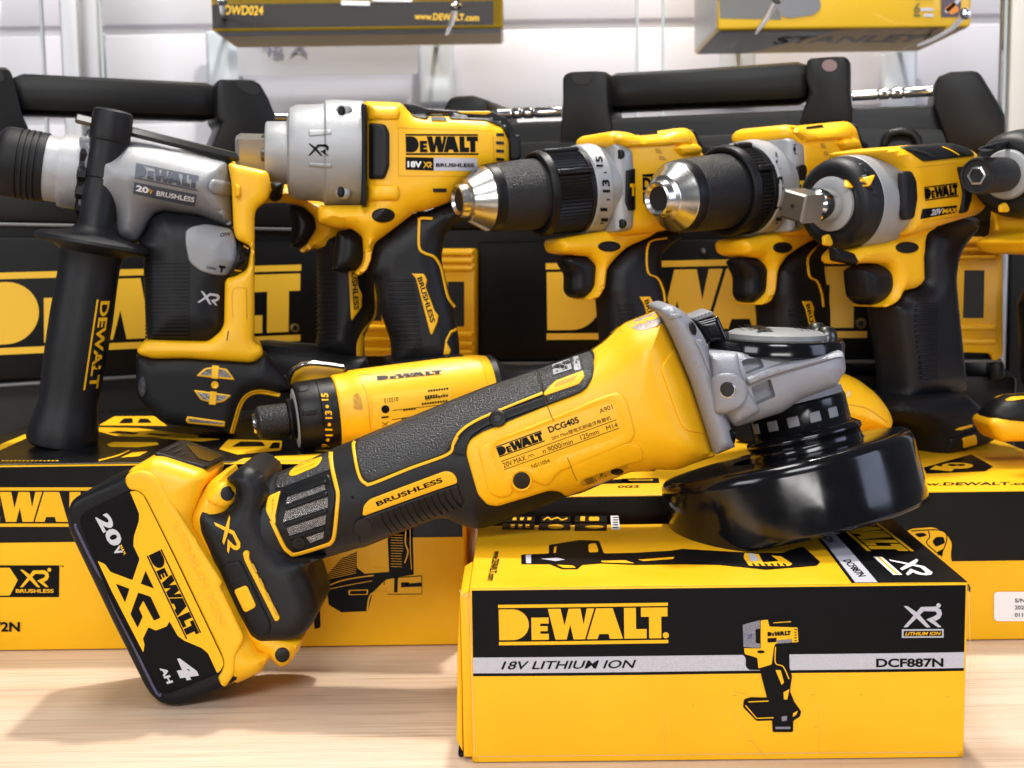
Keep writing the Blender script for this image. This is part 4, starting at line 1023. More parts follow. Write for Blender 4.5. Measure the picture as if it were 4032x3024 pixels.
# release latch window on the end face (faces up-left, runs in depth)
ea, eb = np.array(GF.L1(Q('D1', (985, 285))[0], .032)), np.array(GF.L1(Q('D1', (1520, 440))[0], .032))
tdir = (eb - ea) / np.linalg.norm(eb - ea); tdir3 = GF.eu * tdir[0] + GF.ev * tdir[1]; nrm3 = GF.eu * (-tdir[1]) + GF.ev * tdir[0]
EF = Fr(GF.W(ea[0], ea[1], .030), eu=tdir3, ev=-GF.ew, ew=nrm3)
lat, LS = relief('release_latch', bp_, BLK, EF, Q('D1', (1012, 236), (1290, 104), (1350, 100), (1790, 265), (1780, 290), (1610, 392), (1570, 392)), Flat(.0004), .0010, edge=.0006, rnd=8)
p = Print(EF, LS, dz=.0004); p.poly(Q('D1', (1350, 135), (1700, 235), (1760, 270), (1620, 330), (1500, 300)), GLOSS, rnd=6); p.up()
for k in range(4): p.ribbon(Q('D1', (1140 + 90 * k, 215 + 24 * k), (1270 + 45 * k, 150 + 40 * k)), 4, HOLE)
p.done('latch_ribs', lat)

# --- gear head
SPT = math.radians(12.8)      # tilt of the spindle in the plane of the tool
fl_, FLS = solid('gear_flange', gr, SILC, GF, Q('D4', (538, 168), (560, 140), (640, 112), (700, 122), (800, 180), (890, 262), (1010, 430), (1070, 560), (1110, 720), (1180, 1000), (1270, 1280), (1320, 1440), (1340, 1560), (1368, 1659), 'D5', (640, 312), (498, 372), 'D4', (1125, 1659), (900, 960), (700, 480)), .0375, .012, .010, rnd=14, n=5, sp=.003, smooth=50)
gb, GBS = solid('gearbox', gr, SILC, GF, Q('R6', (150, 640), (175, 618), (500, 620), (1026, 612), (1044, 630), (1058, 740), (1015, 800), (1000, 842), (760, 932), (640, 1015), (480, 1066), (340, 1108), (280, 1050), (180, 1010)), .036, .012, .009, rnd=14, n=6, sp=.0028, smooth=50,
             cuts=[(Q('D4', (1432, 722), (1500, 697), (1640, 690), (1690, 790), (1490, 875)), .007), (Q('D4', (1540, 1005), (1755, 918), (1812, 1110), (1600, 1202)), .008)])
relief('gear_rib', gb, SILC, GF, Q('D4', (1470, 905), (1700, 800), (1900, 730), (2212, 672), 'R6', (1036, 618), (1050, 660), (1000, 655), (800, 715), (700, 745), 'D4', (1900, 850), (1720, 910), (1500, 1000)), GBS, .0034, edge=.003, rnd=14)
relief('gear_rib', gb, SILC, GF, Q('D4', (1075, 625), (1390, 622), (1420, 800), (1480, 1000), (1640, 1260), (1600, 1300), (1440, 1390), (1330, 1420), (1240, 1240), (1100, 900)), GBS, .0022, edge=.003, rnd=10)
bo, BOS = relief('handle_boss', gb, SILC, GF, Q('D4', (1070, 930), (1130, 870), (1220, 845), (1310, 845), (1420, 895), (1485, 990), (1485, 1110), (1420, 1215), (1250, 1292), (1150, 1292), (1105, 1250)), GBS, .0062, edge=.0016, rnd=20)
relief('boss_rim', gb, STEEL, GF, ell(Q('D4', (1290, 1042))[0], 33, 33, n=28), BOS, .0003, edge=.0006); relief('threaded_hole', gb, HOLE, GF, ell(Q('D4', (1280, 1030))[0], 28, 29, n=28), BOS, .0007, edge=.0003)
relief('flange_rib', fl_, SILC, GF, Q('D4', (920, 490), (1010, 480), (1070, 560), (1110, 860), (1180, 1000), (1100, 900), (1060, 800), (980, 600)), FLS, .0012, edge=.002, rnd=12)
relief('flange_notch', fl_, SILP, GF, Q('D4', (610, 225), (760, 200), (800, 235), (640, 280)), FLS, .0006, edge=.001, rnd=10)
relief('flange_screw', fl_, BLK, GF, ell(Q('D4', (905, 365))[0], 13, 28, ang=-18, n=20), FLS, .0030, edge=.002)
relief('clamp_screw', fl_, BLK, GF, Q('D4', (1300, 1470), (1350, 1460), (1385, 1500), (1360, 1640), (1330, 1580)), FLS, .002, edge=.002, rnd=10)
# spindle lock cap: a low black lid seen almost edge on, its grey badge on top
cC = at_y(Q('R6', (605, 560))[0], .732); capa = np.array((math.sin(math.radians(1.5)), 0, math.cos(math.radians(1.5))))
rr = 436 * .6076 * GF.pxm(Q('R6', (610, 575))[0])
lathe('gear_cap', gr, GLOSS, cC - capa * .0055, cC + capa, [(-.001, rr * .96), (0, rr), (.006, rr), (.0078, rr * .97), (.0082, rr * .9)], 56)
BADGE = mat('badge grey', (.22, .22, .22), .42)
lathe('cap_badge', gr, BADGE, cC + capa * .002, cC + capa, [(0, rr * .74), (.0032, rr * .73), (.0050, rr * .62), (.0058, rr * .40), (.0061, .001)], 48)
CT = Fr(cC + capa * .0082, eu=(math.cos(math.radians(1.5)), 0, -math.sin(math.radians(1.5))), ev=(0, 1, 0), ew=capa)
p = Print(CT, Flat(0), dz=.0004); p.shape([proj(CT.W(-.004, -.020, 0)), proj(CT.W(-.004, .022, 0)), proj(CT.W(-.016, -.020, 0))], LOGO, 1100, 277, BLKP)
for s in (-1, 1):
    for k in range(3): p.ribbon([proj(CT.W(s * .012 + s * .004 * k, -.014 + .003 * k, 0)), proj(CT.W(s * .012 + s * .004 * k, .012, 0))], 2.2, BLKP)
p.done('badge_print', gr)
for px in (Q('R6', (868, 485))[0], Q('R6', (930, 512))[0], Q('R6', (270, 545))[0]):
    c = at_y(px, .732 if px[1] > 1310 else .765); lathe('cap_screw', gr, DSTEEL, c - (0, 0, .004), c + (0, 0, 1), [(0, .006), (.003, .0065), (.006, .0058), (.0085, .0035), (.009, .0005)], 18)
# spindle lock slider
sb, SBS = solid('lock_slider', gr, GLOSS, GF, Q('D4', (940, 300), (1180, 232), (1300, 505), (1075, 520), (1010, 400)), .014, .003, .002, rnd=8)
prism('slider_top', gr, SILP, GF, Q('D4', (890, 255), (1100, 178), (1130, 190), (1140, 225), (945, 295)), -.020, .012, bev=.002, local=False, wp=.012)
p = Print(GF, Flat(.0122))
for k in range(5): p.ribbon(Q('D4', (925 + 38 * k, 268 - 15 * k), (935 + 38 * k, 250 - 15 * k)), 3, BLKP)
p.done('slider_marks', gr)

# --- wheel guard: a deep enamelled cup with a slotted collar, resting on the carton
ax = np.array((math.sin(SPT), -math.sin(math.radians(7.5)), -math.cos(SPT))); ax /= np.linalg.norm(ax)          # from gear head down to the carton
g0 = at_y(Q('D5', (1030, 424))[0], .744)
m2 = GF.pxm(Q('D5', (1035, 415))[0]); R = 985 * .51537 * m2
H = .0365
gd = lathe('wheel_guard', gr, GLOSS, g0, g0 + ax, [(-.0048, R * .40), (-.0046, R * .70), (-.0045, R * .90), (-.0041, R * .952), (-.0030, R * .974), (-.0012, R * .989), (.0008, R * .998), (.0026, R), (.02, R), (H - .002, R), (H, R * .995), (H + .0006, R * .988), (H - .001, R * .978), (H - .003, R * .975), (.012, R * .975), (.004, R * .95), (.0005, R * .85), (0, R * .3)], 96, cap=False, smooth=70)
c0 = g0 - ax * .006 + np.array((-.0005, 0, 0))
cx = at_y(Q('R6', (770, 1000))[0], .742); s_ = ((cx - g0) @ ax); c0 = g0 + ax * 0
xoff = (cx - g0) - ax * ((cx - g0) @ ax); xoff[1] = 0
c1 = g0 + xoff * .55 + ax * .0035 + np.array((.0055, 0, .0012))
Rc = 330 * .6076 * m2
lathe('guard_collar', gr, GLOSS, c1 - ax * .035, c1 + ax, [(-.002, Rc * .93), (0, Rc * .97), (.001, Rc * .98), (.0150, Rc * .98), (.0165, Rc * 1.06), (.0180, Rc * 1.14), (.0205, Rc * 1.15), (.022, Rc * 1.10), (.026, Rc * 1.12), (.035, Rc * 1.3)], 64, smooth=60)
for k, a in enumerate((-162, -133, -108, -83, -59)):
    th = math.radians(a); xx = np.array((math.cos(SPT), 0, math.sin(SPT))); yy = np.cross(ax, xx) * -1
    d = xx * math.cos(th) + yy * math.sin(th); c = c1 - ax * (.035 - .009) + d * Rc * .985; tt = np.cross(ax, d)
    boxm('collar_slot', gr, mat('slot aluminium', (.22, .22, .24), .5), c - tt * .0033 - ax * .003 - d * .0012, tt * .0066, ax * .006, d * .0016, bev=.0006)
lathe('bearing_seat', gr, SILC, c1 - ax * .040, c1 + ax, [(0, Rc * .94), (.004, Rc * .96), (.009, Rc * .9)], 48)
tube('guard_lip', gr, GLOSS, [c1 + (math.cos(t) * xx + math.sin(t) * yy) * Rc * 1.22 - ax * .0025 for t in np.linspace(-.35, .9, 9)], [.001, .0035, .0045, .005, .005, .0045, .004, .003, .001], 10)
# ================================================================ rotary hammer with side handle
YSHADE = mat('shaded recess yellow', (.50, .25, .006), .5)  # shaded copy of the yellow plastic, painted in as recesses and grooves
def ribs(p, x0, x1, y0, y1, n, reg, w=3, m=None, lean=0., x0b=None, x1b=None):
    for k in range(n):
        a = k / (n - 1); y = y0 + (y1 - y0) * a
        p.ridge(Q(reg, (x0 + ((x0b or x0) - x0) * a, y), (x1 + ((x1b or x1) - x1) * a, y + lean)), w * 2.4, .0011, m or RUB)

o0 = at_y(Q('R4', (1200, 700))[0], .925)
RF = Fr(o0, yaw=12)
rh = thing('rotary_hammer', 'silver and black rotary hammer with long side handle, standing at the left', 'rotary hammer', (o0[0], o0[1], zl))
turned('tool_holder', rh, [BLKM, SIL], RF, 'R1', (5, 1040), (560, 1128), [(-28, 60), (-26, 120), (-10, 190), (10, 212), (30, 222), (60, 226), (128, 226), (132, 216), (142, 216), (146, 226), (168, 226), (172, 216), (182, 216), (186, 226), (206, 226), (210, 216), (220, 216), (224, 226), (244, 225), (248, 215), (256, 215), (260, 224), (300, 222), (302, 212, 1), (395, 212, 1), (398, 236, 1), (425, 240, 1), (560, 236, 1)], seg=56)
turned('tooth_ring', rh, BLK, RF, 'R1', (530, 1120), (600, 1132), [(0, 270), (10, 285), (60, 285), (70, 270)], seg=48, flute=(0, 9, 12, .004))
sv, SVS = solid('gear_housing', rh, SILP, RF, Q('R1', (510, 890), (560, 868), (860, 905), (1000, 932), (1470, 1050), (1500, 1180), (1514, 1490), (1300, 1402), (1060, 1372), (1000, 1392), (950, 1500), (905, 1572), (830, 1580), (760, 1535), (725, 1400), (560, 1385), (500, 1330)), .040, .036, .032, rnd=14)
gp, GPS = solid('grip', rh, RUB, RF, Q('R1', (985, 1410), (1060, 1374), (1300, 1404), (1512, 1478), (1560, 1560), (1600, 1659), 'R4', (1630, 0), (1600, 80), (1520, 150), (1470, 250), (1470, 440), (1430, 500), (1350, 560), (960, 555), (945, 480), (930, 100), (930, 0), (900, -60), 'R1', (900, 1570), (950, 1500)), .034, .022, .018, rnd=16)
p = Print(RF, GPS, dz=.0003); ribs(p, 942, 1225, 40, 525, 21, 'R4', 4, HOLE); p.done('grip_groove', gp)
p = Print(RF, GPS, dz=.0003); p.xr(Q('R4', (1278, 300), (1412, 322), (1300, 226)), GREYP); p.done('logo', gp)
yb, YBS = solid('rear_housing', rh, YEL, RF, Q('R1', (1475, 1052), (1738, 1110), (1756, 1200), (1738, 1290), (1664, 1350), (1650, 1400), (1650, 1659), 'R4', (1650, 480), (1645, 560), (1700, 590), (1708, 645), (1640, 694), (1200, 664), (1000, 668), (900, 642), (884, 605), (935, 545), (1350, 556), (1430, 490), (1453, 440), (1458, 150), (1600, 90), (1630, -60), 'R1', (1530, 1550), (1514, 1490), (1500, 1180)), .0345, .008, .006, rnd=20)
relief('side_lug', rh, SILP, RF, Q('R1', (1352, 1190), (1375, 1158), (1520, 1190), (1520, 1275), (1380, 1255), (1352, 1230)), SVS, .004, edge=.003, rnd=14)
relief('side_lug', rh, YEL, RF, Q('R1', (1522, 1190), (1556, 1205), (1560, 1270), (1540, 1285), (1522, 1278)), YBS, .006, edge=.003, rnd=10)
dp, DPS = relief('dial_plate', rh, SILP, RF, Q('R1', (1202, 1495), (1240, 1470), (1330, 1450), (1500, 1482), (1530, 1560), (1540, 1659), 'R4', (1545, -40), (1520, 60), (1480, 125), (1400, 125), (1300, 100), (1225, 40), (1202, -80)), GPS, .0022, edge=.0012, rnd=20)
relief('dial_knob', rh, BLK, RF, Q('R4', (1475, 128), (1530, 20), (1545, -90), (1590, -110), (1640, -70), (1632, 10), (1610, 80), (1560, 135)), DPS, .007, edge=.004, rnd=14)
p = Print(RF, DPS); p.text('OIW', Q('R1', (1425, 1535), (1492, 1530), (1430, 1508)), BLKP, .03); p.text('OIW', Q('R4', (1335, 80), (1400, 95), (1340, 62)), BLKP, .03); p.poly(Q('R4', (1420, 60), (1462, 65), (1462, 82), (1446, 82), (1440, 108), (1428, 105), (1430, 80), (1418, 76)), BLKP); p.done('dial_marks', dp)
p = Print(RF, DPS.up(.0072)); p.ribbon(Q('R4', (1520, 92), (1562, 98)), 6, YELP); p.ribbon(Q('R1', (1578, 1592), (1610, 1612)), 6, YELP); p.done('knob_mark', rh)
p = Print(RF, SVS, dz=.0003); NAVY = mat('slate print', (.055, .065, .09), .45)
p.logo(Q('R1', (872, 1156), (1282, 1240), (882, 1056)), NAVY); p.poly(Q('R1', (870, 1180), (1278, 1262), (1262, 1340), (862, 1256)), NAVY, rnd=3); p.up()
p.text('20', Q('R1', (880, 1238), (962, 1256), (884, 1198)), WHT, .04); p.text('V', Q('R1', (966, 1256), (988, 1262), (968, 1225)), YELP, .03); p.text('BRUSHLESS', Q('R1', (1012, 1268), (1256, 1312), (1018, 1236)), WHT, .02)
p.done('label_print', sv)
p = Print(RF, YBS); p.ribbon(Q('R4', (1510, 400), (1505, 240), (1540, 205), (1600, 210)), 2.4, YSHADE); p.ribbon(Q('R4', (1598, 215), (1600, 410)), 4, YSHADE); p.ribbon(Q('R4', (1480, 485), (1470, 550)), 4, HOLE); p.done('housing_groove', yb)
fb_, FTS = solid('base', rh, BLKM, RF, Q('R4', (886, 615), (905, 648), (1000, 672), (1200, 668), (1640, 698), (1715, 640), (1860, 790), (1890, 870), (1800, 890), (1690, 872), (1610, 890), (1560, 950), (1530, 1060), (1505, 1160), (1440, 1150), (1050, 1080), (920, 955), (878, 880)), .037, .010, .007, rnd=16)
relief('yellow_trim', rh, YEL, RF, ribbon(Q('R4', (1502, 1150), (1528, 1060), (1560, 960), (1610, 900), (1690, 880), (1815, 902)), 16), FTS, .0016, edge=.0009)
for q4 in ([(1270, 778), (1325, 728), (1380, 718), (1470, 730), (1524, 805)], [(1253, 866), (1502, 902), (1450, 945), (1390, 955), (1300, 932)]):
    v_, VS_ = relief('vent_rim', rh, YEL, RF, Q('R4', *q4), FTS, .0012, edge=.0007, rnd=8)
    c = np.mean(np.array(q4), 0); p = Print(RF, VS_); p.poly(Q('R4', *[tuple(c + (np.array(t) - c) * np.array((.84, .70))) for t in q4]), MESH, rnd=5); p.up(); p.ribbon(Q('R4', (c[0] + 4, c[1] - 42), (c[0] - 4, c[1] + 42)), 26, YELP); p.done('vent_mesh', v_)
relief('yellow_ring', rh, YEL, RF, ell(Q('R4', (1393, 836))[0], 15, n=20), FTS, .001, edge=.0006, holes=[ell(Q('R4', (1393, 836))[0], 7, n=16)])
v_, VS_ = relief('vent_rim', rh, YEL, RF, Q('R4', (1203, 1062), (1215, 1038), (1460, 1072), (1456, 1106), (1215, 1084)), FTS, .0012, edge=.0007, rnd=5); p = Print(RF, VS_); p.poly(Q('R4', (1222, 1052), (1448, 1080), (1446, 1094), (1224, 1074)), MESH); p.done('vent_mesh', v_)
relief('lamp_lens', rh, mat('smoked lens', (.05, .05, .055), .12), RF, ell(Q('R4', (925, 850))[0], 18, 42, n=22), FTS, .003, edge=.003)
# side handle
SH = Fr(at_y(Q('R4', (420, 1100))[0], .885), yaw=10)
side, SHR = turned('side_handle', rh, RUB, SH, 'R1', (738, 712), (396, 2905), [(0, 70), (4, 105), (16, 122), (40, 127), (175, 130), (200, 126), (208, 116), (440, 112), (445, 108), (450, 112), (740, 112), (790, 150), (815, 240), (830, 320), (848, 358), (868, 366), (885, 350), (905, 240), (930, 200), (985, 190), (1090, 190), (1350, 198), (1600, 200), (1900, 196), (2090, 190), (2230, 180), (2330, 192), (2430, 214), (2500, 226), (2560, 228), (2592, 216), (2600, 195)], seg=56) if False else turned('side_handle', rh, RUB, SH, 'R1', (738, 712), (396, 2905), [(0, 70), (4, 105), (16, 122), (40, 127), (175, 130), (200, 126), (208, 116), (440, 112), (445, 107), (450, 112), (740, 112), (790, 150), (815, 240), (830, 320), (848, 358), (868, 366), (885, 350), (905, 240), (930, 200), (985, 190), (1090, 190), (1350, 198), (1600, 196), (1800, 190), (1930, 186), (1990, 198), (2070, 216), (2140, 222), (2190, 216), (2210, 190)], seg=56)
p = Print(SH, SHR, dz=.0006); p.ribbon(Q('R4', (634, 282), (592, 560), (546, 868)), 7, YELP); p.text('DEWALT', Q('R4', (655, 292), (576, 862), (714, 292)), YELP, .03); p.done('lettering', side)
rA, rB = RF.W(*RF.L1(Q('R1', (490, 765))[0], .0), .0), RF.W(*RF.L1(Q('R1', (1545, 1022))[0], .0), .0)
sh_off = SH.W(*SH.L1(Q('R1', (738, 800))[0]), 0); dv = sh_off - (rA + (rB - rA) * .235); dv[0] = dv[2] = 0
rA2, rB2 = at_y(Q('R1', (490, 765))[0], sh_off[1] - .008), at_y(Q('R1', (1545, 1022))[0], sh_off[1] + .035)
lathe('depth_rod', rh, DSTEEL, rA2, rB2, [(0, .0026), (.001, .0035), (np.linalg.norm(rB2 - rA2), .0035)], 6, rot=.3)

# ================================================================ pistol-grip tool standing behind the rotary hammer
o1 = at_y(Q('R5', (0, 400))[0], 1.0); BF = Fr(o1, yaw=8)
bt_ = thing('cordless_drill', 'yellow and black pistol tool half hidden between the rotary hammer and impact wrench', 'cordless tool', (o1[0], o1[1], zl))
b1, B1S = solid('motor_body', bt_, YEL, BF, Q('R1', (1500, 1040), (1760, 1120), (1800, 1190), (1905, 1200), (2050, 1300), (2200, 1330), (2250, 1500), (2120, 1640), (2040, 1610), (1965, 1645), (1932, 1622), (1990, 1580), (2050, 1480), (2035, 1400), (1960, 1335), (1850, 1310), (1740, 1310), (1600, 1340), (1480, 1250)), .028, .022, .020, rnd=14)
solid('nose_cylinder', bt_, BLKM, BF, Q('R1', (1752, 1172), (1842, 1176), (1838, 1270), (1800, 1308), (1745, 1300)), .030, .014, .012, rnd=14)
solid('trigger', bt_, BLK, BF, Q('R1', (1872, 1325), (1960, 1338), (2030, 1400), (2050, 1480), (2000, 1570), (1930, 1610), (1880, 1600), (1890, 1480)), .013, .010, .009, rnd=16)
b2, B2S = solid('grip', bt_, RUB, BF, Q('R1', (2050, 1480), (2212, 1480), 'R5', (200, -100), (228, 160), (236, 290), (210, 400), (150, 520), (150, 690), (-40, 680), (-180, 620), (-150, 480), (-160, 0)), .027, .024, .021, rnd=16)
bd_, BDS = relief('badge', bt_, YEL, BF, Q('R5', (45, 85), (98, 95), (110, 200), (134, 250), (132, 330), (68, 420), (62, 400)), B2S, .0012, edge=.0008, rnd=5)
p = Print(BF, BDS); p.text('BRUSHLESS', Q('R5', (60, 30), (82, 350), (94, 30)), BLKP, .03); p.done('lettering', bd_)
relief('yellow_trim', bt_, YEL, BF, ribbon(Q('R5', (218, 165), (222, 280), (216, 390), (150, 480), (110, 560), (104, 655)), 8), B2S, .0012, edge=.0008)
relief('yellow_trim', bt_, YEL, BF, Q('R5', (135, 500), (150, 520), (140, 660), (105, 660), (112, 570)), B2S, .0012, edge=.0008)
p = Print(BF, B2S); ribs(p, -165, -30, 60, 560, 18, 'R5', 4); p.done('grip_groove', b2)
solid('base', bt_, BLKM, BF, Q('R4', (1650, 580), (1710, 570), (2040, 600), (2212, 640), 'R5', (160, 655), (180, 700), (180, 860), (-100, 900), (-550, 880)), .036, .014, .012, rnd=14)
hk = [at_y(q, .945) for q in Q('R4', (1868, 838), (1872, 790), (1900, 735), (1960, 700), (2030, 692), (2120, 700), (2230, 715))]
tube('belt_hook', bt_, CHR, hk, .0022, 8)
prism('hook_reflection', bt_, YEL, Fr((0, .955, 0)), Q('R4', (1880, 845), (1880, 790), (1910, 740), (1970, 706), (2040, 700), (2230, 722), (2230, 800), (2000, 830)), -.01, 0, bev=.002, local=False)  # yellow plate standing in for the reflection inside the belt hook

# ================================================================ impact wrench standing on the left carton
o2 = at_y(Q('R2', (600, 1400))[0], .955); WF = Fr(o2, yaw=9)
iw = thing('impact_wrench', 'large impact wrench with silver nose and square steel drive, upright in the middle', 'impact wrench', (o2[0], o2[1], zl))
nz, NZR = turned('gear_case', iw, SIL, WF, 'R1', (1722, 983), (2352, 1000), [(-6, 110), (-4, 160), (0, 182), (12, 192), (120, 196), (138, 200), (142, 250), (155, 282), (200, 303), (340, 310), (372, 316), (385, 336), (420, 342), (628, 342)], seg=64)
p = Print(WF, NZR, dz=.0003); p.xr(Q('R1', (1996, 1008), (2134, 1010), (1996, 930)), BLKP); p.done('logo', nz)
relief('case_rib', nz, SIL, WF, Q('R1', (2000, 842), (2145, 840), (2150, 870), (2000, 885)), NZR, .001, edge=.001, rnd=5); relief('case_rib', nz, SIL, WF, Q('R1', (2000, 1052), (2150, 1062), (2150, 1092), (2000, 1080)), NZR, .001, edge=.001, rnd=5)
lathe('anvil', iw, mat('drive steel', (.33, .315, .29), .33, metal=1., bump=.15, bscale=900), WF.W(*WF.L1(Q('R1', (1528, 978))[0]), 0), WF.W(*WF.L1(Q('R1', (1722, 983))[0]), 0), [(0, .0125), (.003, .0150), (.030, .0150), (.031, .0128), (.036, .0128), (.038, .0155), (.041, .0155)], 4, rot=math.pi / 4 + .28, smooth=25)
turned('anvil_collar', iw, DSTEEL, WF, 'R1', (1690, 982), (1730, 983), [(0, 92), (6, 105), (40, 110)], seg=32)
for xy in ((Q('R2', (18, 720))[0]), (Q('R2', (14, 1245))[0])):
    relief('case_lug', iw, SIL, WF, ell(xy, 34, 30, n=22), Flat(.0245), .003, edge=.003); relief('case_screw', iw, BLK, WF, ell((xy[0] - 10, xy[1]), 15, 22, n=20), Flat(.0272), .002, edge=.0015)
by, BYS = solid('motor_housing', iw, YEL, WF, Q('R2', (140, 655), (385, 664), (425, 712), (470, 745), (560, 752), (700, 752), (960, 768), (1062, 826), (1094, 930), (1088, 1060), (1000, 1120), (860, 1150), (780, 1230), (700, 1310), (560, 1362), (480, 1374), (330, 1490), (215, 1575), (195, 1659), 'R5', (195, 20), (165, 95), (112, 132), (88, 112), (138, 60), (150, 0), 'R2', (140, 1530), (70, 1480), (-30, 1478), (-150, 1440), (-155, 1330), (140, 1330)), .036, .018, .015, rnd=16)
bh, BHS = solid('grip', iw, RUB, WF, Q('R2', (790, 1290), (690, 1318), (560, 1366), (480, 1378), (330, 1494), (215, 1577), (196, 1659), 'R5', (192, 10), (170, 115), (222, 160), (245, 300), (285, 430), (330, 560), (342, 700), (600, 720), (768, 700), (764, 560), (740, 380), (700, 235), (655, 60), (650, 0), 'R2', (675, 1520), (735, 1455), (830, 1420)), .026, .017, .014, rnd=16)
solid('motor_gasket', iw, BLK, WF, Q('R2', (132, 668), (166, 680), (166, 1335), (132, 1338)), .041, .004, .003, rnd=5)
solid('trigger', iw, BLK, WF, Q('R2', (-30, 1500), (60, 1480), (130, 1520), (150, 1600), (142, 1659), 'R5', (120, 60), (40, 110), (-60, 95), (-50, 20)), .013, .011, .009, rnd=14)
tr, TRS = relief('rubber_spine', iw, RUB, WF, Q('R2', (400, 668), (470, 672), (560, 702), (760, 716), (960, 718), (1064, 758), (1112, 830), (1122, 872), (1160, 876), (1166, 1020), (1140, 1042), (1088, 1042), (1085, 910), (1040, 825), (935, 780), (705, 770), (690, 738), (580, 738), (556, 772), (470, 756), (430, 712)), BYS, .0024, edge=.002, rnd=8, both=True)
relief('yellow_trim', iw, YEL, WF, Q('R2', (750, 722), (960, 720), (975, 730), (940, 745), (780, 738)), TRS, .0008, edge=.0007, rnd=5)
relief('rubber_pad', iw, RUB, WF, Q('R2', (178, 796), (285, 806), (312, 860), (312, 1080), (280, 1162), (178, 1162)), BYS, .0035, edge=.003, rnd=12)
for y in (725, 1250): relief('screw_lug', iw, YEL, WF, Q('R2', (168, y - 52), (370, y - 50), (386, y), (370, y + 50), (168, y + 55)), BYS, .0035, edge=.005, rnd=10)
p = Print(WF, BYS, dz=.0003)
p.logo(Q('R2', (418, 1004), (888, 1004), (414, 868)), BLKP)
p.poly(Q('R2', (416, 1018), (598, 1022), (598, 1106), (416, 1100)), BLKP); p.poly(Q('R2', (599, 1022), (880, 1026), (880, 1110), (599, 1106)), GREYP); p.up()
p.text('18V', Q('R2', (428, 1084), (520, 1086), (428, 1044)), WHT, .04); p.xr(Q('R2', (530, 1088), (586, 1089), (530, 1048)), YELP); p.text('BRUSHLESS', Q('R2', (612, 1082), (860, 1084), (612, 1058)), BLKP, .03)
for y in (872, 925, 978, 1032): p.poly(Q('R2', (1003, y - 10), (1052, y - 6), (1054, y + 12), (1003, y + 10)), HOLE)
p.poly(Q('R2', (580, 756), (672, 758), (686, 780), (584, 778)), HOLE, rnd=3); p.poly(Q('R2', (590, 1222), (682, 1222), (682, 1246), (596, 1246)), HOLE, rnd=3)
p.layer = 1; p.outline(Q('R2', (368, 828), (980, 850), (984, 1100), (880, 1150), (370, 1140)), 2, YSHADE)
p.done('side_print', by)
relief('direction_button', iw, BLK, WF, ell(Q('R2', (272, 1396))[0], 46, 29, n=24), BYS, .0016, edge=.0012)
relief('yellow_trim', iw, YEL, WF, ribbon(Q('R2', (592, 1416), (512, 1416), (504, 1450), (504, 1600), (540, 1640), (600, 1664), (640, 1720), (660, 1790), (690, 1920), (735, 1992)), 11), BHS, .0014, edge=.0009)
bg, BGS = relief('badge', iw, YEL, WF, Q('R5', (455, 113), (535, 115), (556, 155), (546, 200), (605, 355), (630, 385), (622, 430), (586, 514), (575, 500), (484, 150)), BHS, .0014, edge=.0008, rnd=4)
p = Print(WF, BGS); p.text('BRUSHLESS', Q('R5', (490, 143), (578, 435), (522, 132)), BLKP, .03); p.done('lettering', bg)
p = Print(WF, BHS); ribs(p, 295, 470, 160, 600, 16, 'R5', 4, x0b=350, x1b=530); p.done('grip_groove', bh)
relief('yellow_trim', iw, YEL, WF, Q('R5', (750, 462), (705, 485), (676, 540), (660, 640), (700, 640), (710, 610), (684, 560), (712, 500), (752, 480)), BHS, .0012, edge=.0008)
solid('base', iw, BLKM, WF, Q('R5', (300, 680), (640, 645), (660, 635), (790, 640), (800, 700), (800, 900), (300, 900)), .034, .012, .010, rnd=12)

# ================================================================ screwdriver lying on the left carton
o3 = at_y(Q('R4', (2000, 1050))[0], .855); SF = Fr(o3, yaw=16)
sd = thing('cordless_screwdriver', 'yellow inline screwdriver with numbered black collar, lying on the left carton', 'screwdriver', (o3[0], o3[1], zl))
SA, SB = (1640, 1088), (2212 + 900, 895)
turned('bit_chuck', sd, KNUR, SF, 'R4', SA, SB, [(12, 62), (20, 84), (36, 104), (60, 108), (215, 106), (222, 96), (300, 96)], seg=48)
turned('chuck_nose', sd, CHR, SF, 'R4', SA, SB, [(-2, 30), (0, 58), (8, 64), (22, 66)], seg=32); turned('bit_socket', sd, HOLE, SF, 'R4', SA, SB, [(-3, 36), (10, 36)], seg=6)
turned('neck_ring', sd, BLK, SF, 'R4', SA, SB, [(222, 128), (235, 134), (250, 120), (262, 134), (280, 134)], seg=48)
turned('face_ring', sd, LGREY, SF, 'R4', SA, SB, [(262, 175), (266, 190), (276, 196), (300, 196)], seg=48)
cl, CLR_ = turned('torque_collar', sd, BLK, SF, 'R4', SA, SB, [(268, 200), (278, 222), (300, 232), (410, 234), (413, 230), (416, 234), (515, 236), (522, 226)], seg=56)
p = Print(SF, CLR_, dz=.0004)
for t, x, y, h in (('15', 2106, 912, 40), ('13', 2130, 1028, 44), ('11', 2132, 1143, 40), ('9', 2108, 1228, 18)): p.text(t, Q('R4', (x + 24, y + h * .6), (x + 20, y - h * .6), (x - 22, y + h * .6)), YELP, .03)
for x, y in ((2120, 975), (2134, 1092), (2124, 1192)): p.poly(ell(Q('R4', (x, y))[0], 7, n=12), YELP)
p.done('number_print', cl)
for x, y in ((1950, 852), (2000, 1010)): relief('collar_pocket', cl, BLKM, SF, Q('R4', (x - 42, y - 12), (x + 40, y - 22), (x + 52, y), (x + 40, y + 22), (x - 42, y + 26)), CLR_, .0008, edge=.0006, rnd=8)
bb, BBR = turned('body', sd, YEL, SF, 'R4', SA, SB, [(520, 236), (530, 246), (620, 250), (640, 262), (700, 264), (1400, 268), (1475, 262), (1478, 256), (1482, 262), (1560, 246), (1600, 215)], seg=64)
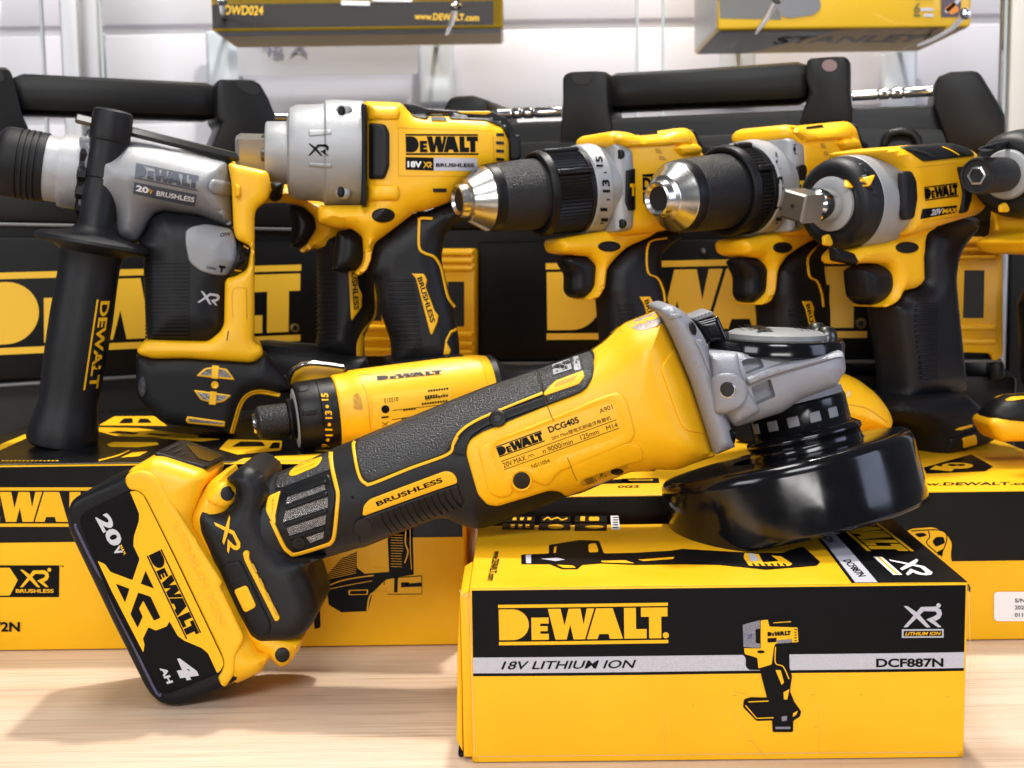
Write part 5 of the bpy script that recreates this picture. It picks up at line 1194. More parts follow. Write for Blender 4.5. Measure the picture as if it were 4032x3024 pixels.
p = Print(SF, BBR, dz=.0004)
p.logo(Q('R5', (232, 806), (655, 764), (226, 776)), BLKP)
p.poly(Q('R5', (215, 895), (680, 840), (715, 860), (705, 1010), (240, 1120), (195, 1120), (205, 910)), mat('pale yellow label', (.84, .50, .03), .3), rnd=12); p.up()
p.text('013213', Q('R5', (366, 912), (276, 922), (368, 940)), BLKP); p.ring(Q('R5', (284, 992))[0], 16, 5, BLKP); p.text('70', Q('R5', (297, 984), (272, 988), (298, 1002)), BLKP, .02)
p.poly(Q('R5', (258, 1042), (305, 1036), (305, 1046), (258, 1052)), BLKP); p.ribbon(Q('R5', (330, 1000), (700, 958)), 2, BLKP); p.ribbon(Q('R5', (325, 1060), (560, 1030)), 2, BLKP)
for k, (a, b, y) in enumerate(((560, 700, 880), (540, 700, 925), (520, 700, 960), (400, 500, 985), (390, 520, 1040), (330, 470, 1090), (540, 640, 915))):
    for j in range(int((b - a) / 17)): p.poly(Q('R5', (a + 17 * j, y - 6 - (a + 17 * j - 500) * .12), (a + 17 * j + 12, y - 7 - (a + 17 * j - 500) * .12), (a + 17 * j + 12, y + 6 - (a + 17 * j - 500) * .12), (a + 17 * j, y + 7 - (a + 17 * j - 500) * .12)), BLKP)
p.ribbon(Q('R5', (262, 1075), (305, 1105)), 2, BLKP); p.ribbon(Q('R5', (305, 1072), (262, 1108)), 2, BLKP)
p.text('产地', Q('R5', (690, 885), (655, 890), (692, 908)), BLKP); p.text('Taiwan 台灣', Q('R5', (640, 905), (545, 917), (642, 925)), BLKP)
p.done('rating_label', bb)
p = Print(SF, BBR, dz=.0004); p.poly(Q('R5', (75, 905), (105, 882), (128, 920), (138, 1000), (80, 990)), YSHADE, rnd=8); p.ribbon(Q('R5', (190, 1150), (165, 900), (110, 790)), 2, YSHADE); p.ribbon(Q('R5', (110, 770), (500, 740), (800, 700)), 2, YSHADE); p.done('body_groove', bb)
turned('rear_cap', sd, RUB, SF, 'R4', SA, SB, [(1540, 250), (1580, 252), (1640, 190), (1800, 150), (1950, 148), (1960, 100)], seg=48)
relief('clip_plate', sd, BLK, SF, Q('R5', (648, 655), (670, 640), (780, 636), (790, 655), (700, 668)), BBR.up(-.004), .004, edge=.002, rnd=6)
p = None

# ================================================================ two drills with chucks aimed left and towards the viewer
def drill(label, M, yaw, Y, z0, grp):
    """M maps the first drill's measured pixels (region R2 / R5 offsets) to this one's"""
    def P(*a):
        out = []; off = (0, 0)
        for q in a:
            if isinstance(q, str): off = {'R2': (0, 0), 'R3': (2212, 0), 'R5': (0, 1659), 'R6': (2212, 1659)}[q]
            else:
                x, y = M(q[0] + off[0], q[1] + off[1]); out.append((1344 + x * .607595, y * .607595))
        return out
    kx = abs(M(1000, 1300)[0] - M(0, 1300)[0]) / 1000; ky = abs(M(800, 1000)[1] - M(800, 0)[1]) / 1000
    o = at_y(P((1640, 1300))[0], Y); fr = Fr(o, yaw=yaw); sy = math.sin(math.radians(yaw)) * ky / kx
    t = thing('cordless_drill', label, 'drill', (o[0], o[1], z0), grp)
    a, b = P((765, 1300), (1740, 1214)); ua, ub = np.array(fr.L1(a)), np.array(fr.L1(b)); ln = np.linalg.norm(ub - ua); ls = ln / 975
    A3, B3 = fr.W(ua[0], ua[1], 0), fr.W(ub[0], ub[1], 0)
    def tl_(name, m, prof, **k):
        pr = []
        for q in prof:
            s_ = q[0] * ls; Yd = (A3 + (B3 - A3) * q[0] / 975)[1]; pr.append((s_, q[1] * .607595 * ky * Yd * CP_ / F) + tuple(q[2:]))
        if 'flute' in k: f = k['flute']; k['flute'] = (f[0] * ls, f[1] * ls) + tuple(f[2:])
        return lathe(name, t, m, A3, B3, pr, **k), Rev(ua, ub, pr)
    near = lambda x, r: x - 765 - sy * r          # along-axis position whose near rim shows at picture column x
    tl_('chuck_nose', STEEL, [(4, 66), (0, 72), (-14, 92), (-10, 104), (8, 108), (30, 112), (36, 128), (40, 138), (48, 140), (950 - 765 - .45 * sy * 208, 206), (958 - 765 - .45 * sy * 208, 210)], seg=64, cap=False)
    tl_('jaw_bore', HOLE, [(-2, 70), (40, 60), (41, 1)], seg=32)
    for k in range(3):
        th = k * 2.094 + .6; ax = (B3 - A3) / ln; x = np.cross(ax, (0, 0, 1)); x /= np.linalg.norm(x); y = np.cross(ax, x); d = x * math.cos(th) + y * math.sin(th); ss = np.cross(ax, d)
        boxm('chuck_jaw', t, STEEL, A3 + ax * .001 + d * .0022 - ss * .0014, ax * .012, ss * .0028, d * .0055, bev=.0004)
    s0, s1 = 955 - 765 - .45 * sy * 208, near(1640, 272)
    tl_('chuck_sleeve', [BLK, KNUR], [(s0, 208), (s0 + 8, 214), (s0 + 30, 218), (s0 + 60, 220), (s0 + 64, 220, 1), (s0 + 66, 222, 1), (500, 228, 1), (520, 228, 1)], seg=64)
    cl_, CR = tl_('torque_collar', BLK, [(490, 226), (476, 240), (474, 256), (480, 266), (500, 274), (516, 277), (520, 272), (524, 271), (s1 - 34, 268), (s1 - 30, 272), (s1 - 6, 274), (s1, 264)], seg=144, flute=(519, s1 - 33, 72, .0009), smooth=20)
    for th in (-2.0, -1.25, -.45):
        ax = (B3 - A3) / ln; x = np.cross(ax, (0, 0, 1)); x /= np.linalg.norm(x); y = np.cross(ax, x); d = x * math.cos(th) + y * math.sin(th); ss = np.cross(ax, d); rr = 272 * .607595 * ky * Y / F
        boxm('collar_ridge', t, BLK, A3 + ax * 512 * ls + d * (rr - .003) - ss * .0022, ax * (s1 - 530) * ls, ss * .0044, d * .0044, bev=.0012)
    g0, g1 = s1 - 4, near(1742, 288)
    gc, GR = tl_('gear_case', SIL, [(g0 - 10, 262), (g0, 280), (g0 + 4, 286), (g1 - 6, 290), (g1, 284), (g1 + 60, 280)], seg=64)
    pr = Print(fr, GR, dz=.0005)
    for tx, x, y, w_, h_ in (('15', 1672, 1046, 22, 34), ('13', 1716, 1205, 24, 42), ('11', 1704, 1392, 22, 44)): pr.text(tx, P((x + w_, y + h_), (x + w_ - 6, y - h_), (x - w_, y + h_)), BLKP, .03)
    for x, y in ((1708, 1118), (1728, 1294), (1688, 1448)): pr.ribbon(P((x - 10, y), (x + 10, y)), 5, BLKP)
    pr.done('number_print', gc)
    cs, CS = solid('case_plate', t, SIL, fr, P('R2', (1755, 935), (1790, 930), (1880, 965), (1890, 1100), (1892, 1420), (1880, 1490), (1790, 1508), (1765, 1500)), .032, .008, .006, rnd=14)
    for x, y in ((1806, 1000), (1818, 1450)): relief('case_screw', t, BLK, fr, ell(P((x, y))[0], 15 * kx / .9, 19 * ky, n=20), CS, .002, edge=.0015)
    mb, MB = solid('motor_housing', t, YEL, fr, P('R2', (1700, 930), (1710, 870), (1750, 848), (1850, 855), (1915, 880), (2050, 870), (2130, 835), (2212, 828), 'R3', (20, 832), (60, 862), (105, 985), (150, 1010), (150, 1200), 'R2', (2300, 1400), (2150, 1480), (1990, 1515), (1850, 1530), (1760, 1520), (1740, 1400), (1780, 1000)), .030, .012, .010, rnd=16)
    hg, HG = solid('trigger_housing', t, YEL, fr, P('R2', (1420, 1548), (1640, 1505), (1800, 1460), (2100, 1460), (1990, 1540), (1850, 1600), (1782, 1659), 'R5', (1716, 80), (1700, 210), (1652, 282), (1590, 288), (1600, 262), (1640, 200), (1652, 60), (1600, 0), 'R2', (1560, 1659), (1422, 1640), (1405, 1575)), .0185, .010, .008, rnd=16)
    relief('top_ridge', t, YEL, fr, P('R2', (1740, 900), (1780, 860), (1850, 862), (1915, 890), (2050, 878), (2130, 845), (2212, 838), 'R3', (20, 842), (50, 880), (60, 940), 'R2', (2140, 940), (1900, 955), (1820, 960)), MB, .004, edge=.004, rnd=14)
    relief('rear_lug', t, YEL, fr, P('R2', (2150, 960), (2200, 930), 'R3', (80, 930), (110, 960), (110, 1000), 'R2', (2200, 1010)), MB, .006, edge=.005, rnd=12)
    solid('rear_cap', t, BLK, fr, P('R3', (30, 835), (70, 840), (105, 920), (120, 940), (160, 950), (165, 1000), (120, 1200), (60, 1300), (0, 1200)), .026, .010, .008, rnd=12)
    pr = Print(fr, MB, dz=.0004)
    pr.poly(P('R2', (2030, 962), (2060, 962), (2078, 995), (2040, 990)), YSHADE); pr.poly(P('R2', (2055, 1010), (2085, 1012), (2110, 1040), (2060, 1035)), YSHADE); pr.poly(P('R2', (1925, 862), (2045, 848), (2052, 868), (1930, 878)), HOLE)
    pr.poly(P('R2', (1948, 1130), (2250, 1110), (2250, 1150), (1950, 1145)), BLKP); pr.text('DEWALT', P((1950, 1235), (2250, 1220), (1950, 1150)), BLKP, .05); pr.poly(P('R2', (1952, 1245), (2250, 1230), (2250, 1320), (1954, 1318)), BLKP)
    pr.done('side_print', mb)
    md, MD = relief('mode_plate', t, BLK, fr, P('R2', (1845, 1105), (1905, 1090), (1926, 1130), (1910, 1165), (1912, 1270), (1928, 1300), (1905, 1362), (1860, 1365), (1840, 1310)), CS.up(.0004), .0016, edge=.001, rnd=6)
    pr = Print(fr, MD); pr.poly(P('R2', (1870, 1190), (1912, 1190), (1912, 1210), (1898, 1214), (1898, 1270), (1884, 1270), (1884, 1214), (1870, 1212)), YELP); pr.done('hammer_mark', md)
    relief('direction_button', t, BLK, fr, ell(P((1735, 1597))[0], 44 * kx, 21 * ky, n=24), HG, .0016, edge=.0012)
    solid('trigger', t, BLK, fr, P('R5', (1425, 10), (1500, -10), (1600, 0), (1652, 50), (1645, 190), (1610, 262), (1510, 275), (1478, 230), (1480, 120), (1440, 60)), .012, .010, .008, rnd=14)
    gp_, GP = solid('grip', t, RUB, fr, P('R2', (2160, 1485), (1990, 1540), (1855, 1600), (1784, 1664), 'R5', (1720, 80), (1704, 220), (1715, 300), (1730, 480), (1742, 620), (1770, 760), (1780, 900), (2120, 900), (2110, 700), (2110, 500), (2108, 310), (2090, 210), (2064, 80), (2060, 0), 'R2', (2110, 1600), (2200, 1540)), .0195, .016, .013, rnd=16)
    relief('yellow_trim', t, YEL, fr, ribbon(P('R2', (2112, 1542), (2010, 1560), (1985, 1600), 'R5', (1978, 0), (1980, 70), (1995, 118), (2050, 145), (2085, 220), (2098, 300)), 7), GP, .0012, edge=.0008)
    bg_, BG = relief('badge', t, YEL, fr, P('R5', (1930, 264), (1998, 262), (2022, 305), (2016, 345), (2080, 500), (2098, 530), (2090, 580), (2062, 650), (1958, 310)), GP, .0012, edge=.0008, rnd=4)
    pr = Print(fr, BG); pr.text('BRUSHLESS', P('R5', (1962, 288), (2046, 590), (1990, 278)), BLKP, .03); pr.done('lettering', bg_)
    pr = Print(fr, GP)
    for k in range(16): pr.ridge(P('R5', (1750 + 4 * k, 320 + 28 * k), (1900 + 4 * k, 320 + 28 * k)), 9, .0011, RUB)
    pr.done('grip_groove', gp_)
    e = fr.L1(P('R5', (1950, 900))[0])
    prism('base', t, BLKM, fr, [(e[0] - .05, z0 - fr.o[2] + .001), (e[0] + .05, z0 - fr.o[2] + .001), (e[0] + .045, e[1] + .012), (e[0] - .030, e[1] + .012)], -.034, .034, bev=.006)
    return t
G2 = 'hammer drills standing on the right carton'
drill('left hammer drill of the pair, yellow hammer mark beside its number ring', lambda x, y: (x, y), 26, .965, zr, G2)
drill('right hammer drill of the pair, partly behind the square-drive impact wrench', lambda x, y: (2052 + (x - 765) * .83 + (18 if y > 1650 else 0) * -2, 1288 + (y - 1300) * 1.065), 40, .985, zr, G2)

# ================================================================ impact wrench with rubber boot, right
o5 = at_y(Q('R3', (1500, 1300))[0], .965); VF = Fr(o5, yaw=38)
w2 = thing('impact_wrench', 'impact wrench with black rubber boot and square steel drive, right of the drills', 'impact wrench', (o5[0], o5[1], zr))
VA, VB = (690, 1338), (1450, 1292)
T2 = lambda n, m, pr, **k: turned(n, w2, m, VF, 'R3', VA, VB, pr, **k)
T2('anvil', mat('drive steel', (.33, .315, .29), .33, metal=1., bump=.15, bscale=900), [(20, 108), (28, 126), (138, 126), (144, 98), (170, 95)], seg=4, rot=math.pi / 4 + .26, smooth=25)
T2('anvil_collar', CHR, [(140, 88), (150, 106), (290, 108)], seg=40); T2('anvil_pin', HOLE, [(18, 14), (30, 14)], seg=16)
T2('nose_ring', LGREY, [(246, 110), (244, 160), (250, 174), (300, 176)], seg=48)
bo2, BO2 = T2('rubber_boot', RUB, [(262, 176), (256, 190), (252, 226), (258, 256), (274, 280), (300, 294), (340, 300), (352, 302), (362, 294)], seg=64)
relief('boot_flap', bo2, RUB, VF, Q('R3', (1000, 1060), (1160, 1095), (1218, 1190), (1215, 1290), (1090, 1220), (1010, 1130)), BO2, .0024, edge=.002, rnd=14)
for c in ((1082, 1185), (938, 1560)):
    relief('boot_tab', bo2, YEL, VF, Q('R3', (c[0] - 30, c[1] - 28), (c[0] + 6, c[1] - 45), (c[0] + 30, c[1] + 10), (c[0] + 22, c[1] + 36), (c[0] - 28, c[1] + 30)), BO2.up(.002), .0014, edge=.001, rnd=8)
relief('lamp_block', w2, BLK, VF, Q('R3', (950, 1600), (1080, 1640), (1110, 1700), (1090, 1715), (960, 1690)), Flat(.012), .006, edge=.003, rnd=8)
T2('gear_case', SIL, [(340, 290), (350, 304), (420, 306), (500, 302), (560, 292), (575, 280)], seg=64)
m2_, M2S = solid('motor_housing', w2, YEL, VF, Q('R3', (1275, 968), (1430, 942), (1720, 930), (1830, 958), (1885, 1010), (1935, 1200), (1945, 1310), (1885, 1398), (1800, 1420), (1570, 1488), (1480, 1520), (1400, 1530), (1400, 1480), (1420, 1300), (1370, 1100)), .033, .014, .012, rnd=18)
h2_, H2S = solid('trigger_housing', w2, YEL, VF, Q('R3', (1150, 1590), (1300, 1555), (1440, 1490), (1600, 1440), (1640, 1470), (1560, 1520), (1545, 1560), (1540, 1659), 'R6', (1536, 0), (1540, 170), (1500, 210), (1405, 228), (1375, 300), (1305, 336), (1255, 326), (1318, 292), (1350, 200), (1345, 105), (1310, 52), (1200, 42), (1090, 55), (1085, 0), 'R3', (1110, 1620)), .019, .010, .008, rnd=18)
relief('rubber_spine', w2, RUB, VF, Q('R3', (1400, 952), (1480, 940), (1720, 926), (1830, 952), (1890, 1005), (1720, 1030), (1560, 1048), (1530, 1028), (1470, 985)), M2S, .002, edge=.0015, rnd=10, both=True)
p = Print(VF, M2S.up(.0022), dz=.0004); p.ribbon(Q('R3', (1480, 965), (1560, 985), (1620, 1015)), 10, HOLE); p.ribbon(Q('R3', (1700, 945), (1760, 965), (1850, 1000)), 9, HOLE); p.ribbon(Q('R3', (1680, 950), (1730, 970), (1790, 1004)), 4, YELP); p.done('vent_slots', w2)
relief('rubber_pad', w2, RUB, VF, Q('R3', (1400, 1112), (1465, 1105), (1495, 1170), (1502, 1290), (1480, 1422), (1415, 1428), (1405, 1350)), Flat(.0325), .004, edge=.003, rnd=12)
relief('rubber_pad', w2, RUB, VF, Q('R3', (1770, 1082), (1825, 1080), (1858, 1200), (1858, 1300), (1830, 1378), (1790, 1385), (1808, 1250)), Flat(.0325), .003, edge=.002, rnd=10)
p = Print(VF, M2S, dz=.0004); p.logo(Q('R3', (1568, 1302), (1784, 1272), (1562, 1212)), BLKP); p.poly(Q('R3', (1550, 1354), (1776, 1330), (1770, 1378), (1530, 1420)), BLKP); p.up()
p.text('20V', Q('R3', (1600, 1398), (1668, 1390), (1612, 1356)), GREYP, .04); p.text('MAX', Q('R3', (1676, 1384), (1768, 1374), (1682, 1354)), YELP, .04); p.ribbon(Q('R3', (1500, 1085), (1780, 1055)), 2, YSHADE); p.ribbon(Q('R3', (1460, 1440), (1800, 1400)), 2, YSHADE); p.done('side_print', m2_)
relief('direction_button', w2, BLK, VF, ell(Q('R3', (1452, 1604))[0], 44, 23, n=24), H2S, .0016, edge=.0012)
solid('trigger', w2, BLK, VF, Q('R6', (1128, 80), (1200, 50), (1300, 52), (1342, 105), (1344, 220), (1305, 292), (1200, 322), (1150, 280), (1135, 180)), .013, .011, .009, rnd=14)
g5, G5S = solid('grip', w2, RUB, VF, Q('R3', (1570, 1492), (1650, 1450), (1890, 1402), (1870, 1500), (1790, 1600), (1755, 1659), 'R6', (1740, 40), (1725, 150), (1740, 320), (1770, 600), (1800, 890), (1390, 940), (1400, 860), (1380, 650), (1345, 400), (1330, 310), (1378, 300), (1408, 230), (1502, 212), (1542, 170), (1540, 0)), .0205, .017, .014, rnd=18)
p = Print(VF, G5S, dz=.0003); ribs(p, 1500, 1650, 320, 790, 15, 'R6', 5, lean=-8); p.done('grip_groove', g5)
f5, F5S = solid('base', w2, BLKM, VF, Q('R6', (1345, 1000), (1400, 920), (1800, 880), (1950, 1010), (1985, 1110), (1980, 1205), (1660, 1302), (1628, 1280), (1595, 1160), (1530, 1100), (1400, 1060)), .036, .016, .013, rnd=18)
relief('base_block', f5, BLKM, VF, Q('R6', (1640, 1170), (1960, 1105), (1985, 1140), (1980, 1205), (1665, 1300), (1640, 1270)), F5S, .002, edge=.0016, rnd=12)
relief('yellow_button', f5, YEL, VF, Q('R6', (1812, 1180), (1895, 1156), (1905, 1222), (1818, 1246)), F5S.up(.002), .001, edge=.0008, rnd=6)
relief('yellow_slot', f5, YEL, VF, Q('R6', (1762, 1128), (1790, 1112), (1875, 1092), (1875, 1108), (1800, 1130)), F5S, .001, edge=.0006, rnd=3)

# ================================================================ impact driver at the right edge
o6 = at_y(Q('R3', (2150, 1150))[0], .93); XF = Fr(o6, yaw=44)
w3 = thing('impact_driver', 'impact driver with black hex chuck, cut off by the right edge', 'impact driver', (o6[0], o6[1], zr))
XA, XB = (1925, 1138), (2420, 1118)
T3 = lambda n, m, pr, **k: turned(n, w3, m, XF, 'R3', XA, XB, pr, **k)
T3('hex_chuck', KNUR, [(-12, 70), (-12, 92), (-18, 98), (-18, 108), (-4, 116), (20, 116), (60, 112), (180, 108), (190, 96)], seg=56)
T3('hex_socket', STEEL, [(-8, 44), (-20, 48), (-19, 62), (-8, 64)], seg=6, cap=False); T3('socket_bore', HOLE, [(-14, 46), (-12, 44)], seg=6)
T3('nose_ring', LGREY, [(150, 120), (154, 150), (164, 160), (240, 160)], seg=48)
bo3, BO3 = T3('rubber_boot', RUB, [(170, 160), (164, 180), (166, 220), (180, 252), (210, 276), (260, 288), (300, 292), (310, 285)], seg=64)
relief('boot_tab', bo3, YEL, XF, Q('R3', (2052, 1330), (2088, 1310), (2110, 1350), (2106, 1376), (2054, 1376)), BO3.up(.001), .0014, edge=.001, rnd=8)
relief('boot_flap', bo3, RUB, XF, Q('R3', (1915, 960), (2040, 920), (2190, 900), (2212, 960), (2100, 950), (1960, 985)), BO3, .002, edge=.002, rnd=10)
T3('gear_case', SIL, [(290, 284), (300, 294), (520, 288)], seg=56)
solid('motor_housing', w3, YEL, XF, Q('R3', (2480, 860), (3000, 840), (3000, 1400), (2700, 1659), (2350, 1640), (2300, 1560), (2430, 1480)), .036, .018, .015, rnd=14)
solid('grip', w3, RUB, XF, Q('R3', (2600, 1500), (2950, 1450), 'R6', (2760, 200), (2800, 900), (2450, 900), (2420, 300)), .030, .024, .021, rnd=14)
yk, YKS = solid('base', w3, BLKM, Fr(at_y(Q('R6', (2250, 1050))[0], .90), yaw=4), Q('R6', (1972, 1060), (1990, 1010), (2060, 945), (2130, 915), (2500, 890), (2700, 1000), (2700, 1150), (2300, 1160), (2050, 1120)), .019, .014, .012, rnd=18)
YKF = Fr(at_y(Q('R6', (2250, 1050))[0], .90), yaw=4)
solid('base_bumper', w3, YEL, YKF, Q('R6', (1974, 1090), (1990, 1055), (2080, 1030), (2212, 1035), (2700, 1050), (2700, 1230), (2212, 1200), (2060, 1204), (2020, 1180)), .020, .010, .008, rnd=16)
relief('yellow_cap', w3, YEL, YKF, Q('R6', (2085, 935), (2130, 912), (2500, 888), (2500, 915), (2212, 925)), YKS, .0014, edge=.001, rnd=6, both=True)

# ================================================================ yellow tool housing lying behind the guard
o7 = at_y(Q('R6', (1150, 1000))[0], .905); ZF2 = Fr(o7, yaw=-10)
yt_ = thing('tool_housing', 'smooth rounded yellow tool housing lying behind the grinder guard', 'power tool', (o7[0], o7[1], zr))
yh, YHS = solid('shell', yt_, YEL, ZF2, Q('R6', (700, 900), (900, 800), (1050, 774), (1150, 818), (1270, 908), (1340, 1005), (1366, 1080), (1340, 1130), (900, 1190), (700, 1150)), .040, .034, .030, rnd=24)
p = Print(ZF2, YHS, dz=.0003); p.poly(Q('R6', (1060, 880), (1088, 870), (1090, 910), (1062, 915)), mat('pale sticker', (.7, .5, .2), .4), rnd=4); p.ribbon(Q('R6', (1060, 960), (1200, 990), (1330, 1080)), 3, YSHADE); p.done('shell_mark', yt_)
# ================================================================ the two black tool cases at the back
CB = mat('case black', (.0075, .0072, .0070), .40, bump=.3, bscale=1100, spec=.22)
CBD = mat('case panel black', (.0045, .0045, .0045), .40, bump=.2, bscale=900, spec=.14)
CYEL = mat('case print yellow', (.85, .50, .02), .45)
def pxpoly(name, t, m, fr, pts, w0, w1, bev=.004, wp=None): return prism(name, t, m, fr, pts, w0, w1, bev=bev, local=False, wp=wp if wp is not None else w1)

def latch(t, fr, pts, win, rib_ys, rx, reg, w=.004):
    l = pxpoly('latch', t, YEL, fr, Q(reg, *pts), -.004, w + .010, bev=.0025)
    pxpoly('latch_window', l, HOLE, fr, Q(reg, *win), w + .004, w + .0103, bev=0)
    for y in rib_ys: pxpoly('latch_rib', l, YEL, fr, Q(reg, (rx[0], y - 16), (rx[1], y - 16), (rx[1], y + 16), (rx[0], y + 16)), w + .006, w + .0135, bev=.0018)
    return l

# ---- right case
oR = at_y((3000, 1300), 1.10); CR_ = Fr(oR, yaw=-15)
cr = thing('tool_case', 'black tool case at the right rear, chrome pin beside its carry handle', 'tool case', (oR[0], oR[1], 0))
pxpoly('case_shell', cr, CB, CR_, Q('N', (1700, 1432), (1700, 560), (1790, 492), (2018, 480), (3356, 422), (3760, 408), (3935, 470), (3945, 1424)), -.28, 0, bev=.006)
pxpoly('end_block', cr, CB, CR_, Q('R3', (1628, 690), (1632, 520), (1660, 490), (1740, 460), (1920, 452), (2095, 738), (2096, 1000), (1740, 1010)), -.10, .012, bev=.007)
pxpoly('end_block', cr, CB, CR_, Q('R2', (620, 800), (650, 705), (692, 622), (842, 614), (950, 648), (962, 800)), -.10, .004, bev=.006)
pxpoly('lid_front', cr, CB, CR_, Q('N', (1715, 905), (1725, 640), (2000, 560), (2600, 540), (3340, 500), (3740, 500), (3935, 640), (3940, 880)), -.01, .008, bev=.006)
pp_ = pxpoly('front_panel', cr, CBD, CR_, Q('N', (1880, 952), (3738, 925), (3738, 1418), (1880, 1424)), -.01, .006, bev=.003)
p = Print(CR_, Flat(.0062), dz=.0003); p.logo(Q('N', (2153, 1338), (3414, 1330), (2149, 1037)), CYEL); p.done('logo', cr)
pxpoly('case_stud', cr, mat('brass stud', (.20, .13, .04), .4, metal=.6), CR_, ell(Q('R6', (1155, 437))[0], 22, n=24), .004, .009, bev=.001)
p = Print(CR_, Flat(.0092), dz=.0002); p.ring(Q('R6', (1155, 437))[0], 12, 4, CBD); p.done('stud_mark', cr)
for y0, y1, m in ((1424, 1436, mat('grey lip', (.10, .10, .10), .35)),): pxpoly('case_lip', cr, m, CR_, Q('N', (1705, y0 + 6), (3945, y0 - 8), (3945, y1 - 8), (1705, y1 + 6)), -.02, .013, bev=.002)
pxpoly('case_screw', cr, DSTEEL, CR_, ell(Q('R3', (130, 1630))[0], 14, n=16), .004, .008, bev=.0005)
# carry handle
hl = pxpoly('handle', cr, CB, CR_, Q('R2', (1690, 466), (2212, 440), 'R3', (830, 383), (830, 655), (0, 690), 'R2', (1690, 716)), -.055, -.012, bev=.011)
pL = pxpoly('handle_post', cr, CB, CR_, Q('R2', (1432, 500), (1455, 474), (1490, 463), (1640, 458), (1722, 464), (1730, 700), (1760, 840), (1690, 960), (1410, 980), (1432, 660)), -.065, .002, bev=.008)
pR = pxpoly('handle_post', cr, CB, CR_, Q('R3', (800, 384), (830, 372), (1040, 362), (1078, 375), (1088, 410), (1088, 590), (1110, 800), (740, 820), (820, 600), (795, 500)), -.065, .002, bev=.008)
p = Print(CR_, Flat(.0022), dz=.0003); p.poly(Q('R2', (1488, 470), (1632, 462), (1628, 510), (1600, 545), (1530, 550), (1496, 520)), HOLE, rnd=16); p.done('post_recess', cr); p = Print(CR_, Flat(.0022), dz=.0003); p.poly(Q('R3', (880, 374), (1020, 366), (1012, 430), (985, 462), (930, 455), (888, 410)), HOLE, rnd=14); p.up(); p.poly(ell(Q('R3', (952, 425))[0], 30, 24, n=20), mat('pink wall spot', (.22, .15, .155), .5)); p.done('post_recess', cr)  # pink disc is the wall showing through the post hole
PINP = lambda L: [(0, 26), (2, 34), (L * .3, 34), (L * .31, 26), (L * .34, 36), (L * .44, 36), (L * .46, 26), (L * .49, 37), (L * .60, 37), (L * .62, 26), (L * .65, 35), (L, 35)]
turned('hinge_pin', cr, CHR, CR_, 'R3', (1096, 622), (1640, 588), PINP(545), w=-.03, seg=32)
turned('hinge_pin', cr, CHR, CR_, 'R2', (960, 742), (1430, 722), PINP(470), w=-.03, seg=32)
tube('loop_catch', cr, CB, [CR_.W(*CR_.L1(q, .012), .012) for q in Q('R3', (1306, 940), (1320, 890), (1352, 862), (1420, 852), (1490, 864), (1520, 900), (1528, 940))], .0035, 8)
latch(cr, CR_, [(1750, -129), (2072, -120), (2078, 640), (2045, 680), (2000, 682), (1994, 632), (1772, 626)], [(1826, 92), (1956, 92), (1950, 402), (1816, 402)], (-90, -40, 10, 468, 556), (1780, 2035), 'R6')
latch(cr, CR_, [(520, -49), (856, -49), (862, 40), (864, 652), (520, 652)], [(690, 166), (796, 166), (796, 456), (690, 456)], (-20, 30, 80, 510, 570, 625), (560, 850), 'R5')
pxpoly('corner_foot', cr, CB, CR_, Q('R6', (1990, 690), (2090, 680), (2090, 800), (1990, 820)), -.02, .014, bev=.004)
lo = prism('tool_case', None, CB, CR_, [(-.27, -oR[2] + .001), (.205, -oR[2] + .001), (.205, .142 - oR[2]), (-.27, .142 - oR[2])], -.28, -.004, bev=.005)
lo['label'] = 'plain lower black case carrying the right rear case, mostly in shadow'; lo['category'] = 'tool case'

# ---- left case
oL = at_y((700, 1300), 1.12); CL_ = Fr(oL, yaw=20)
c2 = thing('tool_case', 'black tool case at the left rear, behind the rotary hammer', 'tool case', (oL[0], oL[1], 0))
pxpoly('case_shell', c2, CB, CL_, Q('N', (-420, 1530), (-420, 470), (0, 520), (900, 602), (1420, 630), (1600, 720), (1612, 1452)), -.26, 0, bev=.006)
pxpoly('lid_front', c2, CB, CL_, Q('N', (-420, 870), (-420, 600), (400, 640), (1400, 690), (1600, 760), (1604, 905)), -.01, .008, bev=.006)
pxpoly('front_panel', c2, CBD, CL_, Q('N', (-420, 925), (1440, 945), (1440, 1450), (-420, 1515)), -.01, .006, bev=.003)
p = Print(CL_, Flat(.0062), dz=.0003); p.logo(Q('R4', (-146, 648), (1946, 550), (-152, 112)), CYEL); p.done('logo', c2)
pxpoly('case_stud', c2, MATS['brass stud'], CL_, ell(Q('R4', (1912, 466))[0], 18, n=24), .004, .009, bev=.001)
p = Print(CL_, Flat(.0092), dz=.0002); p.ring(Q('R4', (1912, 466))[0], 10, 3, CBD); p.done('stud_mark', c2)
GL_ = MATS['grey lip']
pxpoly('case_lip', c2, GL_, CL_, Q('R4', (-600, 870), (1950, 705), (1950, 725), (-600, 892)), -.02, .012, bev=.002)
pxpoly('case_lip', c2, GL_, CL_, Q('R1', (-600, 1430), (2640, 1490), (2640, 1510), (-600, 1455)), -.02, .012, bev=.002)
pxpoly('handle', c2, CB, CL_, Q('R1', (60, 462), (1430, 530), (1430, 772), (60, 728)), -.055, -.012, bev=.011)
pxpoly('handle_post', c2, CB, CL_, Q('R1', (1404, 518), (1440, 512), (1645, 514), (1690, 545), (1745, 640), (1784, 740), (1790, 860), (1740, 1060), (1330, 1050), (1440, 800), (1405, 770)), -.065, .002, bev=.008)
pxpoly('handle_post', c2, CB, CL_, Q('R1', (-260, 470), (-200, 436), (40, 432), (72, 462), (100, 560), (140, 730), (215, 900), (-330, 900), (-300, 700)), -.065, .002, bev=.008)
